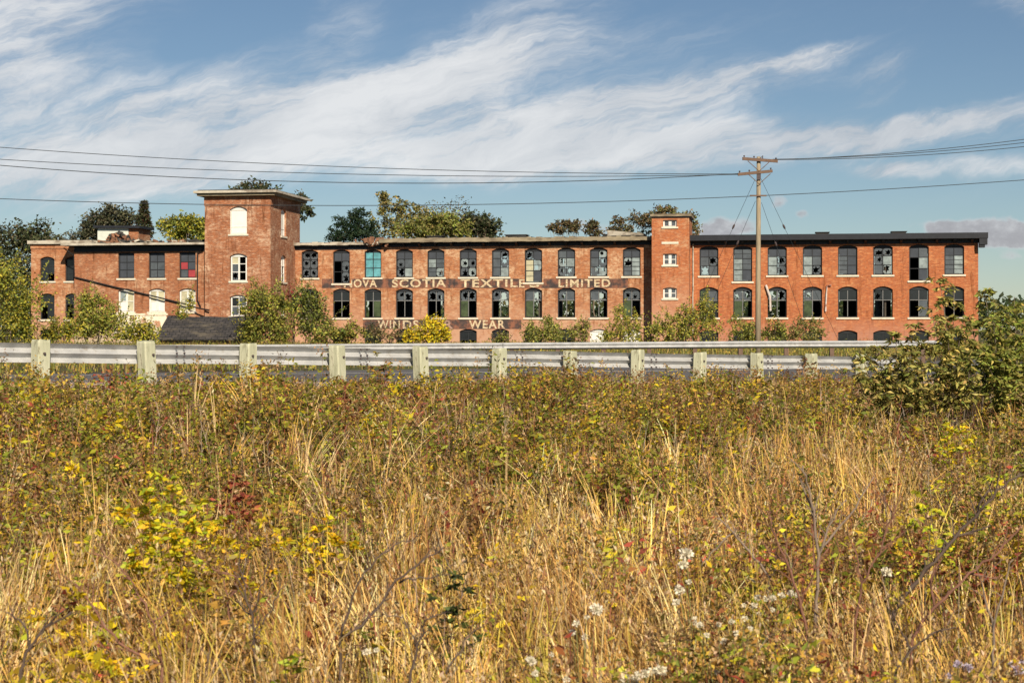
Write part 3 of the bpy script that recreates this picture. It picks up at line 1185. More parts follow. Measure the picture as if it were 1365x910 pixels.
# hut on the wing roof
oh = OB - 4
hu = lambda p: fu(p, oh)[0]
ZH = fu(155, oh)[1]
mb = MB()
y0 = -oh
a0, a1, a2 = hu(130), hu(171), hu(184)
z0, z1 = zb_top + .2, fz(304, ZH)
mb.box(a0, a1, y0, y0 + 3, z0, z1, 0)
mb.box(a1 + .01, a2, y0 + .1, y0 + 3, z0, z1 - .05, 1)
hut = mb.build('roof_hut', [MT['hut'], BR_W], mill)
mb = MB()
mb.hexa([(a0 - .3, y0 - .35, z1 + .02), (a2 + .3, y0 - .35, z1 - .05), (a2 + .3, y0 + 3.3, z1 - .05), (a0 - .3, y0 + 3.3, z1 + .02), (a0 - .3, y0 - .35, z1 + .26), (a2 + .3, y0 - .35, z1 + .16), (a2 + .3, y0 + 3.3, z1 + .2), (a0 - .3, y0 + 3.3, z1 + .3)])
mb.build('hut_roof', MT['black_trim'], hut)
mb = MB()
rr = random.Random(13)
for k in range(170):
    t = rr.random()
    u = hu(147 + 34 * t)
    s_ = rr.uniform(.06, .16)
    c = Vector((u, y0 - rr.uniform(.1, 1.0), z0 + rr.random() ** 1.3 * 1.35 * (1 - abs(t - .45))))
    q = Matrix.Rotation(rr.uniform(0, 3), 3, 'Y') @ Matrix.Rotation(rr.uniform(0, 3), 3, 'X')
    p = [q @ Vector((x * s_ * 1.6, y * s_, z * s_ * .6)) + c for z in (-1, 1) for x, y in ((-1, -1), (1, -1), (1, 1), (-1, 1))]
    mb.hexa(p, 0 if rr.random() < .7 else 1)
mb.build('fallen_brickwork', [MT['rubble'], MT['roof']], mill)
# pipes on the wing
mb = MB()
d_ = -OB - .12
mb.tube([(bu(101), d_, fz(369, ZB)), (bu(150), d_, fz(381.5, ZB)), (bu(200), d_, fz(393.5, ZB)), (bu(250), d_ - .05, fz(406, ZB)), (bu(266), d_ - .6, fz(410.5, ZB)), (bu(284), -OT - .3, fz(413.5, ZT))], .07)
mb.build('slanting_pipe', MT['pipe'], mill)
mb = MB()
mb.tube([(bu(272), d_ - .4, fz(331, ZB)), (bu(264), d_, fz(339, ZB)), (bu(263.5), d_, fz(400, ZB)), (bu(268), d_, fz(409, ZB))], .06)
mb.build('downpipe', MT['pipe'], mill)
mb = MB()
mb.tube([(bu(88), -OB - .5, fz(330, ZB)), (bu(99.5), -OB - .2, fz(340, ZB)), (bu(100), -OB - .15, fz(369, ZB))], .06)
mb.build('downpipe', MT['pipe'], mill)

# --- stair tower between the ranges
fs = front(OS)
su = lambda p: fu(p, OS)[0]
ZS = fu(893, OS)[1]
u_s0, u_s1 = su(868.8), su(918.6)
zs_top = fz(290, ZS)
mb = MB()
sw = su(902) - su(883.8)
sc_ = su(893)
so = [(fz(397.5, ZS), fz(383, ZS), .1), (fz(353, ZS), fz(338, ZS), .02), (fz(302.3, ZS), fz(293, ZS), .02)]
wall(mb, fs, u_s0, u_s1, -1.2, zs_top, [(sc_, sw, so)])
YS = 2.6
for q in (u_s0, u_s1):
    mb.face([(q, -OS, -1.2), (q, YS, -1.2), (q, YS, zs_top), (q, -OS, zs_top)])
mb.face([(u_s0, YS, -1.2), (u_s1, YS, -1.2), (u_s1, YS, zs_top), (u_s0, YS, zs_top)])
mb.build('stair_tower_wall', BR_S, mill)
mb = MB()
mb.box(u_s0 - .12, u_s1 + .2, -OS - .2, YS + .3, zs_top + .1, zs_top + .32, 0)
mb.box(u_s0 - .02, u_s1 + .1, -OS - .1, YS + .2, zs_top, zs_top + .1, 1)
mb.build('tower_cornice', [MT['old_edge'], MT['black_trim']], mill)
for (a, b, c_), sp in zip(so, ('gg/gg', 'gg/gg', 'gg')):
    window(fs, sc_, sw, a, b, c_, sp, None, 'white_frame', jamb=.13, mull=.26)
mb = MB()
fs.box(mb, su(882), su(904.5), fz(325.2, ZS), fz(322.3, ZS), -.03, 0)
mb.build('lintel_stone', MT['sill'], mill)
mb = MB()
mb.tube([(u_s1 + .25, -.12, 9.3), (u_s1 + .25, -.12, 5.2), (u_s1 + .22, -.12, 4.6), (u_s1 + .22, -.12, .2)], .06)
mb.build('downpipe', MT['white_edge'], mill)
# white pipe stubs on the red range
for a, b, c_, dd in ((1104.5, 380, 415, 5), (1021, 380, 414, 0)):
    u = fu(a)[0]
    Zw = fu(a)[1]
    mb = MB()
    if dd:
        mb.tube([(fu(a + 3.5)[0], -.15, fz(b, Zw)), (fu(a - 2)[0], -.15, fz(b + .5, Zw)), (fu(a - 3)[0], -.15, fz(b + 14, Zw)), (fu(a - 4)[0], -.15, fz(c_, Zw))], .07)
    else:
        mb.tube([(u, -.15, fz(b, Zw)), (fu(a + 3)[0], -.2, fz(b + 9, Zw)), (fu(a + 5.5)[0], -.2, fz(b + 16, Zw)), (fu(a + 6)[0], -.15, fz(c_, Zw))], .10)
    mb.build('broken_pipe', MT['white_pipe'], mill)

# --- painted sign bands and lettering
ZL = lambda p: fu(p)[1]


def band(rects):
    mb = MB()
    for (p0, y0, p1, y1) in rects:
        a, b = fu(p0)[0], fu(p1)[0]
        n = max(2, int((b - a) / .8))
        for i in range(n):
            q0, q1 = a + (b - a) * i / n, a + (b - a) * (i + 1) / n
            zz = [fz(y1, ZL(p0 + (p1 - p0) * i / n)), fz(y0, ZL(p0 + (p1 - p0) * i / n))]
            mb.face([(q0, -.004, zz[0]), (q1, -.004, zz[0]), (q1, -.004, zz[1]), (q0, -.004, zz[1])])
    return mb.build('painted_sign', MT['band'], mill)


def word(txt, p0, p1, y0, y1, mat, parent, clip=None, squeeze=.0):
    cu = bpy.data.curves.new('lettering', 'FONT')
    cu.body = txt
    cu.offset = .022
    cu.space_character = 1.18
    o = bpy.data.objects.new('lettering', cu)
    C.objects.link(o)
    bpy.context.view_layer.update()
    dg = bpy.context.evaluated_depsgraph_get()
    me = bpy.data.meshes.new_from_object(o.evaluated_get(dg))
    bpy.data.objects.remove(o)
    me.name = 'lettering'
    co = np.array([v.co for v in me.vertices])
    lo_, hi_ = co.min(0), co.max(0)
    a, b = fu(p0)[0], fu(p1)[0]
    zb0, zb1 = fz(y1, ZL(p0)), fz(y0, ZL(p0))
    for v in me.vertices:
        t, s_ = (v.co.x - lo_[0]) / (hi_[0] - lo_[0]), (v.co.y - lo_[1]) / (hi_[1] - lo_[1])
        v.co = (a + (b - a) * t, -.010, zb0 + (zb1 - zb0) * s_)
    if clip:
        bm = bmesh.new()
        bm.from_mesh(me)
        for co_, no_ in clip:
            bmesh.ops.bisect_plane(bm, geom=bm.verts[:] + bm.edges[:] + bm.faces[:], plane_co=co_, plane_no=no_, clear_outer=True)
        bm.to_mesh(me)
        bm.free()
    me.materials.clear()
    me.materials.append(MT[mat])
    return obj('lettering', me, parent)


dl = lambda i: ((UL[i] - WL / 2 - .16), (UL[i] + WL / 2 + .16))
s1 = band([(429, 371.5, 443, 384), (443, 380.3, 468, 384), (468, 371.5, 697.5, 384), (697.5, 380.3, 724.5, 384.0), (724.5, 371.5, 837, 384)])
jr = UL[1] + WL / 2 + .15
word('N', 458.5, 469.5, 372.3, 383, 'letter', s1, [((jr, 0, 0), (-1, 0, 0))])
zs_d = US - .53 - .17
word('N', 458.5, 469.5, 372.3, 383, 'letter', s1, [((0, 0, zs_d), (0, 0, 1)), ((jr, 0, 0), (1, 0, 0))])
word('OVA', 471.5, 502.5, 372.3, 383, 'letter', s1)
word('SCOTIA', 522.5, 594.5, 372.3, 383, 'letter', s1)
word('TEXTIL', 614, 690, 372.3, 383, 'letter', s1)
word('E', 692, 699, 372.3, 383, 'letter', s1)
word('S', 706, 719, 372.3, 383, 'letter', s1, [((0, 0, zs_d), (0, 0, 1))])
word('LIMITED', 744.5, 813.5, 372.3, 382.8, 'letter', s1)
s2 = band([(484, 426, 695, 438.5)])
word('WIN', 503.5, 533, 426.8, 438, 'letter_old', s2)
word('DS', 537, 558, 426.8, 438, 'letter_old', s2)
word('OR', 572, 604, 426.8, 438, 'faint', s2)
word('WEAR', 625, 673, 426.5, 437.8, 'letter', s2)

# ------------------------------------------------------------------ shed in front of the wing
ZSH = 133.0
pL, pR = ray(206, 455, ZSH), ray(332, 455, ZSH)
shed = thing('shed', 'low shed with dark sagging shingle roof in front of the square tower', 'shed', ((pL.x + pR.x) / 2, ZSH, hz(pL.x, ZSH)))
hw = (pR.x - pL.x) / 2
mb = MB()
mb.box(-hw + .3, hw - .3, .4, 5.2, 0, .75)
mb.build('wall', MT['shed_wall'], shed)
mb = MB()
zr = fz(420.5, ZSH + 3) - hz(pL.x, ZSH)
n = 14
for i in range(n):
    t0, t1 = i / n, (i + 1) / n
    zz = lambda t: zr - .10 * math.sin(t * math.pi) + .03 * math.sin(t * 17)
    xb = lambda t: -hw + 2 * hw * t
    xt = lambda t: -hw * .93 + 2 * hw * .96 * t + .2
    mb.hexa([(xb(t0), 0, .62), (xb(t1), 0, .62), (xt(t1), 3, zz(t1) - .08), (xt(t0), 3, zz(t0) - .08), (xb(t0), 0, .72), (xb(t1), 0, .72), (xt(t1), 3, zz(t1)), (xt(t0), 3, zz(t0))])
    mb.hexa([(xt(t0), 3, zz(t0) - .08), (xt(t1), 3, zz(t1) - .08), (xb(t1), 6, .62), (xb(t0), 6, .62), (xt(t0), 3, zz(t0)), (xt(t1), 3, zz(t1)), (xb(t1), 6, .72), (xb(t0), 6, .72)])
mb.build('roof', MT['shed_roof'], shed)

# ------------------------------------------------------------------ guardrails
PROF = [(0, .155), (.008, .150), (.098, .086), (.104, .078), (.098, .070), (.008, .006), (.004, 0), (.008, -.006), (.098, -.070), (.104, -.078), (.098, -.086), (.008, -.150), (0, -.155)]


def beam(path, out, name, parent):
    """W-beam along path (list of points at beam mid height); out: unit vector the two ridges face"""
    mb = MB()
    n = len(PROF)
    thick = .004
    for side, sg in ((0, 1), (thick, -1)):
        k0 = len(mb.v)
        for p in path:
            for (d, z) in PROF:
                q = Vector(p) + Vector(out) * (d - side) + Vector((0, 0, z))
                mb.v.append(tuple(q))
        for i in range(len(path) - 1):
            for j in range(n - 1):
                a = k0 + i * n + j
                mb.f.append((a, a + 1, a + n + 1, a + n))
                mb.m.append(0)
    return mb.build(name, MT['steel'], parent)


RDv, RNv = Vector((RD[0], RD[1], 0)), Vector((RN[0], RN[1], 0))


def rpt(t, s, dz=0):
    x, y = RP0[0] + RD[0] * t + RN[0] * s, RP0[1] + RD[1] * t + RN[1] * s
    return Vector((x, y, float(rail_ground(t)) + dz))


near = thing('guard_rail', 'galvanised guard rail on squat weathered wooden posts along the near road edge', 'guard rail', rpt(0, 0))
inv = Matrix.Translation(-near.location)
rr = random.Random(2)
path = []
t = -5.0
while t < 24.2:
    path.append(inv @ (rpt(t, .11, .60) + Vector((0, 0, rr.uniform(-.008, .008)))))
    t += .95
bolt_me = None
for k in range(0, len(path) - 1, 4):
    seg = path[k:k + 5]
    if len(seg) > 1:
        o_ = RNv * (.006 if (k // 4) % 2 else 0) + Vector((0, 0, rr.uniform(-.008, .008)))
        seg = [p + o_ + RNv * rr.uniform(-.006, .006) for p in seg]
        seg[-1] = seg[-1] + (seg[-1] - seg[-2]) * .16
        b_ = beam(seg, RNv, 'rail_beam', near)
        for dx in (-.08, .10):
            for dz in (-.135, -.03, .03, .135):
                if bolt_me is None:
                    q = MB()
                    q.tube([RNv * .004, RNv * -.026], .015, 6)
                    bolt_me = q.mesh('bolt', MT['insul'])
                bo_ = obj('bolt', bolt_me, b_)
                bo_.location = seg[-1] - RDv * (.16 - dx * .8) + Vector((0, 0, dz)) + RNv * (.05 if abs(abs(dz) - .08) < .02 else .0)
mbb = MB()
POST_T = [1.905 * k for k in range(-2, 13)]
for t in POST_T:
    hh = .84 - .002 * t + rr.uniform(-.035, .025)
    tw_ = .24 + rr.uniform(-.1, .1)
    lean = rr.uniform(-.07, .07)
    d1 = RDv * math.cos(tw_) + RNv * math.sin(tw_)
    d2 = RNv * math.cos(tw_) - RDv * math.sin(tw_)
    b = rpt(t, -.06, 0)
    mb = MB()
    w_, e_ = .118, .115
    bev = .022
    ring = [(-w_ + bev, -e_), (w_ - bev, -e_), (w_, -e_ + bev), (w_, e_ - bev), (w_ - bev, e_), (-w_ + bev, e_), (-w_, e_ - bev), (-w_, -e_ + bev)]
    rows_ = []
    for z, k in ((-.5, 1), (.2, 1.0), (hh - .05, rr.uniform(.97, 1.0)), (hh - .01, .93)):
        rows_.append([Vector((0, 0, z + (0 if z < hh - .02 else rr.uniform(-.012, .012)))) + (d1 * (x * k + lean * z) + d2 * (y * k)) for x, y in ring])
    k0 = len(mb.v)
    for r_ in rows_:
        mb.v += [tuple(q) for q in r_]
    for i in range(3):
        for j in range(8):
            a, c_ = k0 + i * 8 + j, k0 + i * 8 + (j + 1) % 8
            mb.f.append((a, c_, c_ + 8, a + 8))
            mb.m.append(0)
    mb.f.append(tuple(k0 + 24 + j for j in range(8)))
    mb.m.append(0)
    o = mb.build('post', MT['post'], near)
    o.location = inv @ b
    # bolt head on the field side
    bm_ = MB()
    c0 = Vector((0, 0, .60)) - d2 * e_
    bm_.tube([c0 + d2 * .002, c0 - d2 * .025], .022, 8)
    bm_.build('bolt', MT['insul'], o)

FZ = 72.0
far = thing('guard_rail', 'thin far guard rail on short dark posts in front of the mill', 'guard rail', (0, FZ, .2))
finv = Matrix.Translation(-far.location)
fpath = []
fx = np.arange(-24, 19.1, 1.0)
for x in fx:
    y = FZ + .012 * x
    px_ = x / y * F + CX
    top = np.interp(px_, [0, 340, 500, 1000, 1300], [460.5, 459.3, 458, 454.5, 453.5])
    zc_ = EYE + (HY - top) / F * y - .155
    fpath.append(Vector((x, y, zc_)))
beam([finv @ p for p in fpath], (0, -1, 0), 'rail_beam', far)
pm_ = None
for i in range(0, len(fpath), 2):
    p = fpath[i]
    if pm_ is None:
        q = MB()
        q.box(-.09, .09, .012, .20, -1.0, .14)
        pm_ = q.mesh('post', MT['arm_wood'])
    o = obj('post', pm_, far)
    o.location = finv @ p

# ------------------------------------------------------------------ utility pole and lines
ZP = 80.0
base = ray(1010.5, 455, ZP)
gp = hz(base.x, ZP)
pole = thing('utility_pole', 'tall weathered wooden utility pole with two crossarms standing behind the far guard rail', 'utility pole', (base.x, ZP, gp))
top = fz(209, ZP) - gp
mb = MB()
mb.tube([(0, 0, -.8), (0, 0, top * .35), (.02, 0, top * .7), (.03, 0, top)], [.145, .13, .115, .098], 10)
mb.build('shaft', MT['pole_wood'], pole, True)


def lz_(py):
    return fz(py, ZP) - gp


def lx_(px):
    return (px - CX) / F * ZP - base.x


for (pa, ya, pb, yb, yo) in ((989, 212, 1036, 215.5, -.16), (983, 233, 1029, 228.5, -.16)):
    mb = MB()
    za, zb2 = lz_(ya), lz_(yb)
    xa, xb2 = lx_(pa), lx_(pb)
    mb.hexa([(xa, yo - .05, za - .07), (xb2, yo - .05, zb2 - .07), (xb2, yo + .05, zb2 - .07), (xa, yo + .05, za - .07), (xa, yo - .05, za + .07), (xb2, yo - .05, zb2 + .07), (xb2, yo + .05, zb2 + .07), (xa, yo + .05, za + .07)])
    arm = mb.build('crossarm', MT['arm_wood'], pole)
    for f_ in (.05, .33, .95):
        q = MB()
        x = xa + (xb2 - xa) * f_
        z = za + (zb2 - za) * f_
        q.tube([(x, yo, z + .07), (x, yo, z + .10), (x, yo, z + .11), (x, yo, z + .15), (x, yo, z + .17)], [.02, .02, .04, .045, .02], 8)
        q.build('insulator', MT['insul'], arm)
    q = MB()
    zc_ = (za + zb2) / 2
    for sg in (-1, 1):
        q.tube([(.02, yo - .06, zc_ - .55), (sg * .55 + .02, yo - .06, zc_ - .06 * 0 - .05)], .018, 6)
    q.build('arm_brace', MT['arm_wood'], pole)
q = MB()
q.tube([(lx_(1013), -.14, lz_(212)), (lx_(1016), -.14, lz_(208)), (lx_(1016), -.14, lz_(214))], .03, 6)
q.build('pole_top_pin', MT['insul'], pole)
mb = MB()
mb.box(lx_(999), lx_(1021), -.18, -.12, lz_(261.2) - .035, lz_(261.2) + .035)
mb.build('cable_bracket', MT['arm_wood'], pole)
mb = MB()
mb.box(-.09, .11, -.17, -.13, lz_(240), lz_(229.5))
mb.build('pole_band', MT['insul'], pole)


def wire(name, label, pts, cat, group, p_from, p_to, rad=.017, n=60, Z=ZP - .16):
    pa = np.array(pts, float)
    cf = np.polyfit(pa[:, 0], pa[:, 1], len(pts) - 1)
    mb = MB()
    pp = []
    for x in np.linspace(p_from, p_to, n):
        pp.append(ray(x, float(np.polyval(cf, x)), Z))
    mb.tube(pp, rad, 5)
    o = mb.build(name, MT['wire'], None, True)
    return tag(o, label, cat, group)


g_ = 'overhead wires on the pole'
wire('power_line', 'highest overhead wire sagging from the lower crossarm to the upper left edge', [(990, 232), (683, 229.2), (0, 196.5)], 'power line', g_, -900, 990)
wire('power_line', 'middle of the three overhead wires left of the pole', [(992, 232.6), (683, 235.2), (0, 212.5)], 'power line', g_, -900, 992)
wire('power_line', 'lowest of the three overhead wires on the left of the crossarm', [(1003, 230.5), (683, 243.4), (0, 220.5)], 'power line', g_, -900, 1003, .02)
wire('power_line', 'topmost overhead wire running right from the pole top', [(1034, 213), (1200, 203.5), (1365, 186)], 'power line', g_, 1034, 2300)
wire('power_line', 'middle overhead wire running right from the upper crossarm', [(1030, 212.5), (1200, 205.5), (1365, 190.3)], 'power line', g_, 1030, 2300)
wire('power_line', 'lowest of the three overhead wires rising right from the upper crossarm', [(1022, 213), (1200, 208.5), (1365, 195.6)], 'power line', g_, 1022, 2300)
wire('power_line', 'single low cable crossing the whole view halfway up the pole', [(0, 265), (500, 274), (1010, 261.2), (1365, 240)], 'cable', g_, -700, 2000, .018)
for nm, lb, a, b in (('guy_wire', 'long guy wire slanting down left from the crossarm', (1006.8, 238.5), (898, 456)), ('guy_wire', 'short inner guy wire slanting down left from below the cable bracket', (1007, 268), (918, 456)),
                     ('guy_wire', 'long guy wire slanting down right from the crossarm', (1014.5, 238.5), (1129, 456)), ('guy_wire', 'short inner guy wire slanting down right from below the cable bracket', (1015, 270), (1087, 456))):
    A = ray(a[0], a[1], ZP)
    B = ray(b[0], b[1], ZP + 3)
    B.z = hz(B.x, B.y) - .05
    root = thing(nm, lb, 'guy wire', B, 0, 'guy wires staying the pole')
    mb = MB()
    mb.tube([Vector((0, 0, 0)), A - B], .009, 5)
    mb.build('strand', MT['wire'], root)
    q = MB()
    m_ = (A - B) * .74
    dd_ = (A - B).normalized()
    q.tube([m_ - dd_ * .14, m_ - dd_ * .06, m_ + dd_ * .06, m_ + dd_ * .14], [.02, .05, .05, .02], 8)
    q.build('insulator', MT['insul'], root)

# ------------------------------------------------------------------ trees and bushes
def crown_leaves(lobes, n, size, pal, clump=90, droop=0.0, p=None, spread_=.16, jit=.25, aspect=.55):
    """leaves gathered in clumps through ellipsoid lobes [(centre, (rx, ry, rz))]"""
    vol = np.array([l[1][0] * l[1][1] * l[1][2] for l in lobes]) ** (2 / 3)
    ncl = max(4, int(n / clump * 1.8))
    which = rng.choice(len(lobes), ncl, p=vol / vol.sum())
    cen = np.array([lobes[i][0] for i in which], float)
    rad = np.array([lobes[i][1] for i in which], float)
    d = unit(rng.normal(size=(ncl, 3)))
    r = rng.uniform(.25, 1.0, ncl) ** .55
    r *= rng.uniform(.8, 1.22, ncl)
    cc = cen + d * r[:, None] * rad
    idx = rng.integers(0, ncl, n)
    rm = rad.min(axis=1)
    cs = rng.uniform(.5, 1.25, ncl) * spread_ * 2
    P = cc[idx] + rng.normal(size=(n, 3)) * (cs * rm)[idx][:, None] * np.array([1, 1, .75])
    D = unit(rng.normal(size=(n, 3)) * [1, 1, .7] + unit(P - cen[idx] * 1.0) * .5 + np.array([0, 0, -droop]))
    L = size * rng.uniform(.6, 1.3, n)
    col = pick(pal, n, jit, p)
    tone = rng.uniform(.8, 1.2, ncl)          # twigs differ in leaf colour
    return (*leaf_arrays(P, D, L, L * aspect, col * tone[idx][:, None]), cc)


def limbs(mb, base, cc, r0, n=10, m=0, fork=.35):
    """trunk from base towards the clumps, limbs out to n of them"""
    base = Vector(base)
    c = Vector(cc.mean(axis=0))
    zt = cc[:, 2].max()
    top = Vector((c.x, c.y, base.z + (zt - base.z) * .8))
    K = 6
    tr = [base.lerp(top, i / K) + Vector((random.uniform(-1, 1), random.uniform(-1, 1), 0)) * (.03 * (top - base).length * (0 < i)) for i in range(K + 1)]
    mb.tube(tr, [r0 * (1.25 if i == 0 else 1 - .8 * i / K) for i in range(K + 1)], 7, m)
    sel = rng.permutation(len(cc))[:n]
    for k in sel:
        q = Vector(cc[k])
        f_ = random.uniform(fork, .85)
        i = f_ * K
        a = tr[int(i)].lerp(tr[min(int(i) + 1, K)], i - int(i))
        mid = a.lerp(q, .55) + Vector((0, 0, -.05 * (q - a).length))
        rr_ = r0 * (1 - .8 * f_) * .6
        mb.tube([a, mid, q], [rr_, rr_ * .6, rr_ * .2], 5, m)


def px_lobes(Z, lst, depth=1.0):
    out = []
    for (cx_, cy_, rx, ry) in lst:
        c = ray(cx_, cy_, Z)
        out.append((tuple(c), (rx / F * Z, rx / F * Z * depth, ry / F * Z)))
    return out


def tree(name, label, cat, Z, lobes_px, n, size, pal, px_trunk, group=None, clump=90, r0=.22, droop=.1, nl=14, p=None, bark='bark', spread_=.15, depth=1.0, part='crown', stem='trunk', aspect=.55, jit=.25, multi=0):
    lob = px_lobes(Z, lobes_px, depth)
    bx = (px_trunk - CX) / F * Z
    base = Vector((bx, Z, hz(bx, Z)))
    t = thing(name, label, cat, base, 0, group)
    V, Q, K, cc = crown_leaves(lob, int(n * (.38 if multi else 1)), size, pal, clump, droop, p, spread_, jit, aspect)
    b = np.array(base)
    shoots = []
    if multi:                                   # ragged leafy shoots standing out of the mass
        ns_ = max(8, int(len(cc) * .8))
        hh_ = max(cc[:, 2].max() - b[2], .5)
        sp = []
        for q in cc[np.argsort(-cc[:, 2] + rng.normal(0, hh_ * .4, len(cc)))[:ns_]]:
            ln = hh_ * random.uniform(.10, .42)
            dv = np.array([random.gauss(0, .45), random.gauss(0, .4), 1.0])
            e_ = q + dv * ln
            shoots.append((q, e_))
            m_ = max(7, int(ln / size * 5))
            t_ = rng.uniform(0, 1, m_)
            pp = q + (e_ - q) * t_[:, None] + rng.normal(size=(m_, 3)) * size * .5 * (1.1 - t_)[:, None]
            ll = size * rng.uniform(.6, 1.2, m_) * (1.15 - .5 * t_)
            sp.append(leaf_arrays(pp, unit(rng.normal(size=(m_, 3)) + [0, 0, .5]), ll, ll * aspect, pick(pal, m_, jit) * random.uniform(.85, 1.25)))
        V, Q, K = join([(V, Q, K)] + sp)
    V = V - b
    V[:, 2] = np.maximum(V[:, 2], -.05)
    quad_mesh(part, V, Q, K, LEAF, t)
    mb = MB()
    if multi:
        for k in range(multi):
            sel = cc[rng.permutation(len(cc))[:max(4, len(cc) // multi)]] - b
            limbs(mb, (random.uniform(-.25, .25), random.uniform(-.2, .2), -.1), sel, r0, max(2, nl // multi), fork=.2)
        for q, e_ in shoots:
            mb.tube([q - b, (q + e_) * .5 - b + rng.normal(size=3) * .03, e_ - b], [r0 * .4, r0 * .3, r0 * .12], 4, cap=False)
    else:
        limbs(mb, (0, 0, -.2), cc - b, r0, nl)
    mb.build(stem, MT[bark], t, True)
    return t


DKG = [(.05, .065, .028), (.075, .095, .04), (.105, .115, .055), (.12, .105, .06)]
GREY = [(.11, .115, .065), (.08, .085, .045), (.16, .14, .085), (.06, .065, .035)]
OLIVE = [(.31, .27, .085), (.22, .22, .065), (.42, .33, .11), (.13, .14, .045)]
YG = [(.36, .34, .05), (.46, .40, .05), (.22, .25, .05), (.12, .15, .03)]
GRN = [(.21, .24, .045), (.32, .33, .06), (.13, .16, .035), (.46, .41, .08)]
YEL = [(.68, .50, .02), (.75, .58, .03), (.52, .42, .04), (.3, .3, .04)]
BRN = [(.20, .14, .07), (.27, .18, .09), (.12, .09, .045), (.16, .16, .06)]
gb = 'trees behind the mill'
tree('tree', 'dark green tree beyond the far left end of the mill roof', 'tree', 185, [(10, 322, 32, 24), (45, 315, 24, 20), (62, 330, 14, 18), (-30, 325, 40, 30), (15, 360, 40, 30), (30, 390, 30, 30), (-30, 380, 40, 40)], 10000, .42, DKG, 15, gb, 110, .3)
tree('tree', 'grey green tree behind the pale roof hut', 'tree', 190, [(128, 300, 20, 15), (155, 292, 26, 16), (118, 312, 16, 12)], 4200, .4, GREY, 145, gb, 60)
tree('tree', 'faint small bare-topped tree between the far left tree and the roof hut', 'tree', 200, [(88, 318, 14, 8), (102, 315, 10, 8)], 500, .32, GREY, 95, gb, 25, .15)
tree('tree', 'yellow green tree close to the left side of the square tower', 'tree', 185, [(232, 306, 18, 14), (256, 303, 20, 15), (270, 310, 16, 14), (285, 312, 14, 12)], 5200, .38, YG, 248, gb, 80)
tree('tree', 'dark leafy tree crown showing above and right of the square tower cornice', 'tree', 182, [(342, 258, 26, 15), (318, 262, 18, 12), (395, 272, 14, 12), (407, 285, 13, 8), (360, 280, 30, 20)], 3600, .4, DKG, 352, gb, 70, .3)
tree('tree', 'tall olive brown tree with a thin open top left of centre', 'tree', 190, [(516, 264, 15, 7), (530, 274, 20, 8), (548, 283, 24, 9), (508, 284, 14, 8), (575, 296, 26, 12), (515, 304, 22, 14), (540, 305, 22, 12)], 4300, .34, OLIVE, 540, gb, 60, .28, nl=22, spread_=.14)
tree('tree', 'rounded olive green tree just left of the dark round one', 'tree', 184, [(560, 305, 30, 14), (592, 300, 26, 16), (612, 308, 16, 12)], 5200, .36, OLIVE[:2] + GRN[:1], 585, gb, 70)
tree('tree', 'nearly bare grey tree with thin twigs above the olive crowns', 'tree', 195, [(585, 278, 22, 14), (608, 275, 14, 12)], 260, .3, GREY, 595, gb, 14, .16, nl=22, bark='pale_twig')
tree('tree', 'dark round tree right of the olive crowns', 'tree', 186, [(628, 300, 16, 17), (646, 302, 17, 15), (655, 312, 12, 10)], 3800, .38, DKG, 640, gb, 70)
for i, (cx_, cy_, rx, ry, lb) in enumerate(((747, 298, 11, 7, 'leftmost of the small brown round tree tops above the long roof'), (771, 297, 10, 8, 'second small brown tree top from the left above the long roof'),
                                          (796, 298, 11, 8, 'third small brown tree top from the left above the long roof'), (826, 297, 15, 9, 'wider brown green tree top second from the stair tower'),
                                          (857, 293, 14, 13, 'brown green tree top touching the left side of the stair tower'))):
    tree('tree', lb, 'tree', 188 + i, [(cx_ + random.uniform(-1.1, 1.1) * rx, cy_ + random.uniform(-.7, 1.9) * ry, rx * random.uniform(.45, 1.0), ry * random.uniform(.35, .7)) for _ in range(7)], 1000 if rx < 14 else 1150, .30, BRN + GREY[:2], cx_, gb, 22, .13, nl=14, spread_=.15)
tree('tree', 'brown green tree behind the stair tower showing over its top and right side', 'tree', 190, [(888, 283, 17, 9), (875, 292, 10, 9), (914, 288, 12, 9), (929, 302, 8, 9), (924, 296, 7, 6)], 1900, .36, GREY[:1] + BRN + OLIVE[1:2], 900, gb, 55, .25)


def conifer(name, label, Z, cx_, top, bot, wpx, pal, n, size, group, lean=0):
    bx = (cx_ - CX) / F * Z
    g = hz(bx, Z)
    t = thing(name, label, 'tree', (bx, Z, g), 0, group)
    zt = fz(top, Z) - g
    zb = fz(bot, Z) - g
    wr = wpx / 2 / F * Z
    K = 34
    P, D = [], []
    mb = MB()
    mb.tube([(0, 0, -.2), (0, 0, zt * .5), (0, 0, zt * .98)], [.3, .2, .04], 7)
    for k in range(K):
        f_ = (k + random.random()) / K
        z = zb + (zt - zb) * f_
        rl = wr * (1 - f_ ** 1.35) * random.uniform(.6, 1.15) + .15
        for a in np.arange(0, 2 * np.pi, 2 * np.pi / 6) + random.uniform(0, 6):
            dirv = np.array([math.cos(a), math.sin(a), random.uniform(-.1, .35)])
            m_ = int(n / K / 6)
            tt = rng.uniform(.15, 1, m_) ** .7
            q = np.array([0, 0, z]) + dirv * (tt * rl)[:, None] + rng.normal(size=(m_, 3)) * .14 * rl * .35
            P.append(q)
            D.append(unit(rng.normal(size=(m_, 3)) * .7 + dirv))
            if random.random() < .35:
                mb.tube([(0, 0, z), tuple(np.array([0, 0, z]) + dirv * rl * .9)], [.06, .015], 4)
    P, D = np.concatenate(P), np.concatenate(D)
    L = size * rng.uniform(.6, 1.3, len(P))
    quad_mesh('crown', *leaf_arrays(P, D, L, L * .35, pick(pal, len(P), .3)), LEAF, t)
    mb.build('trunk', MT['bark'], t, True)
    return t


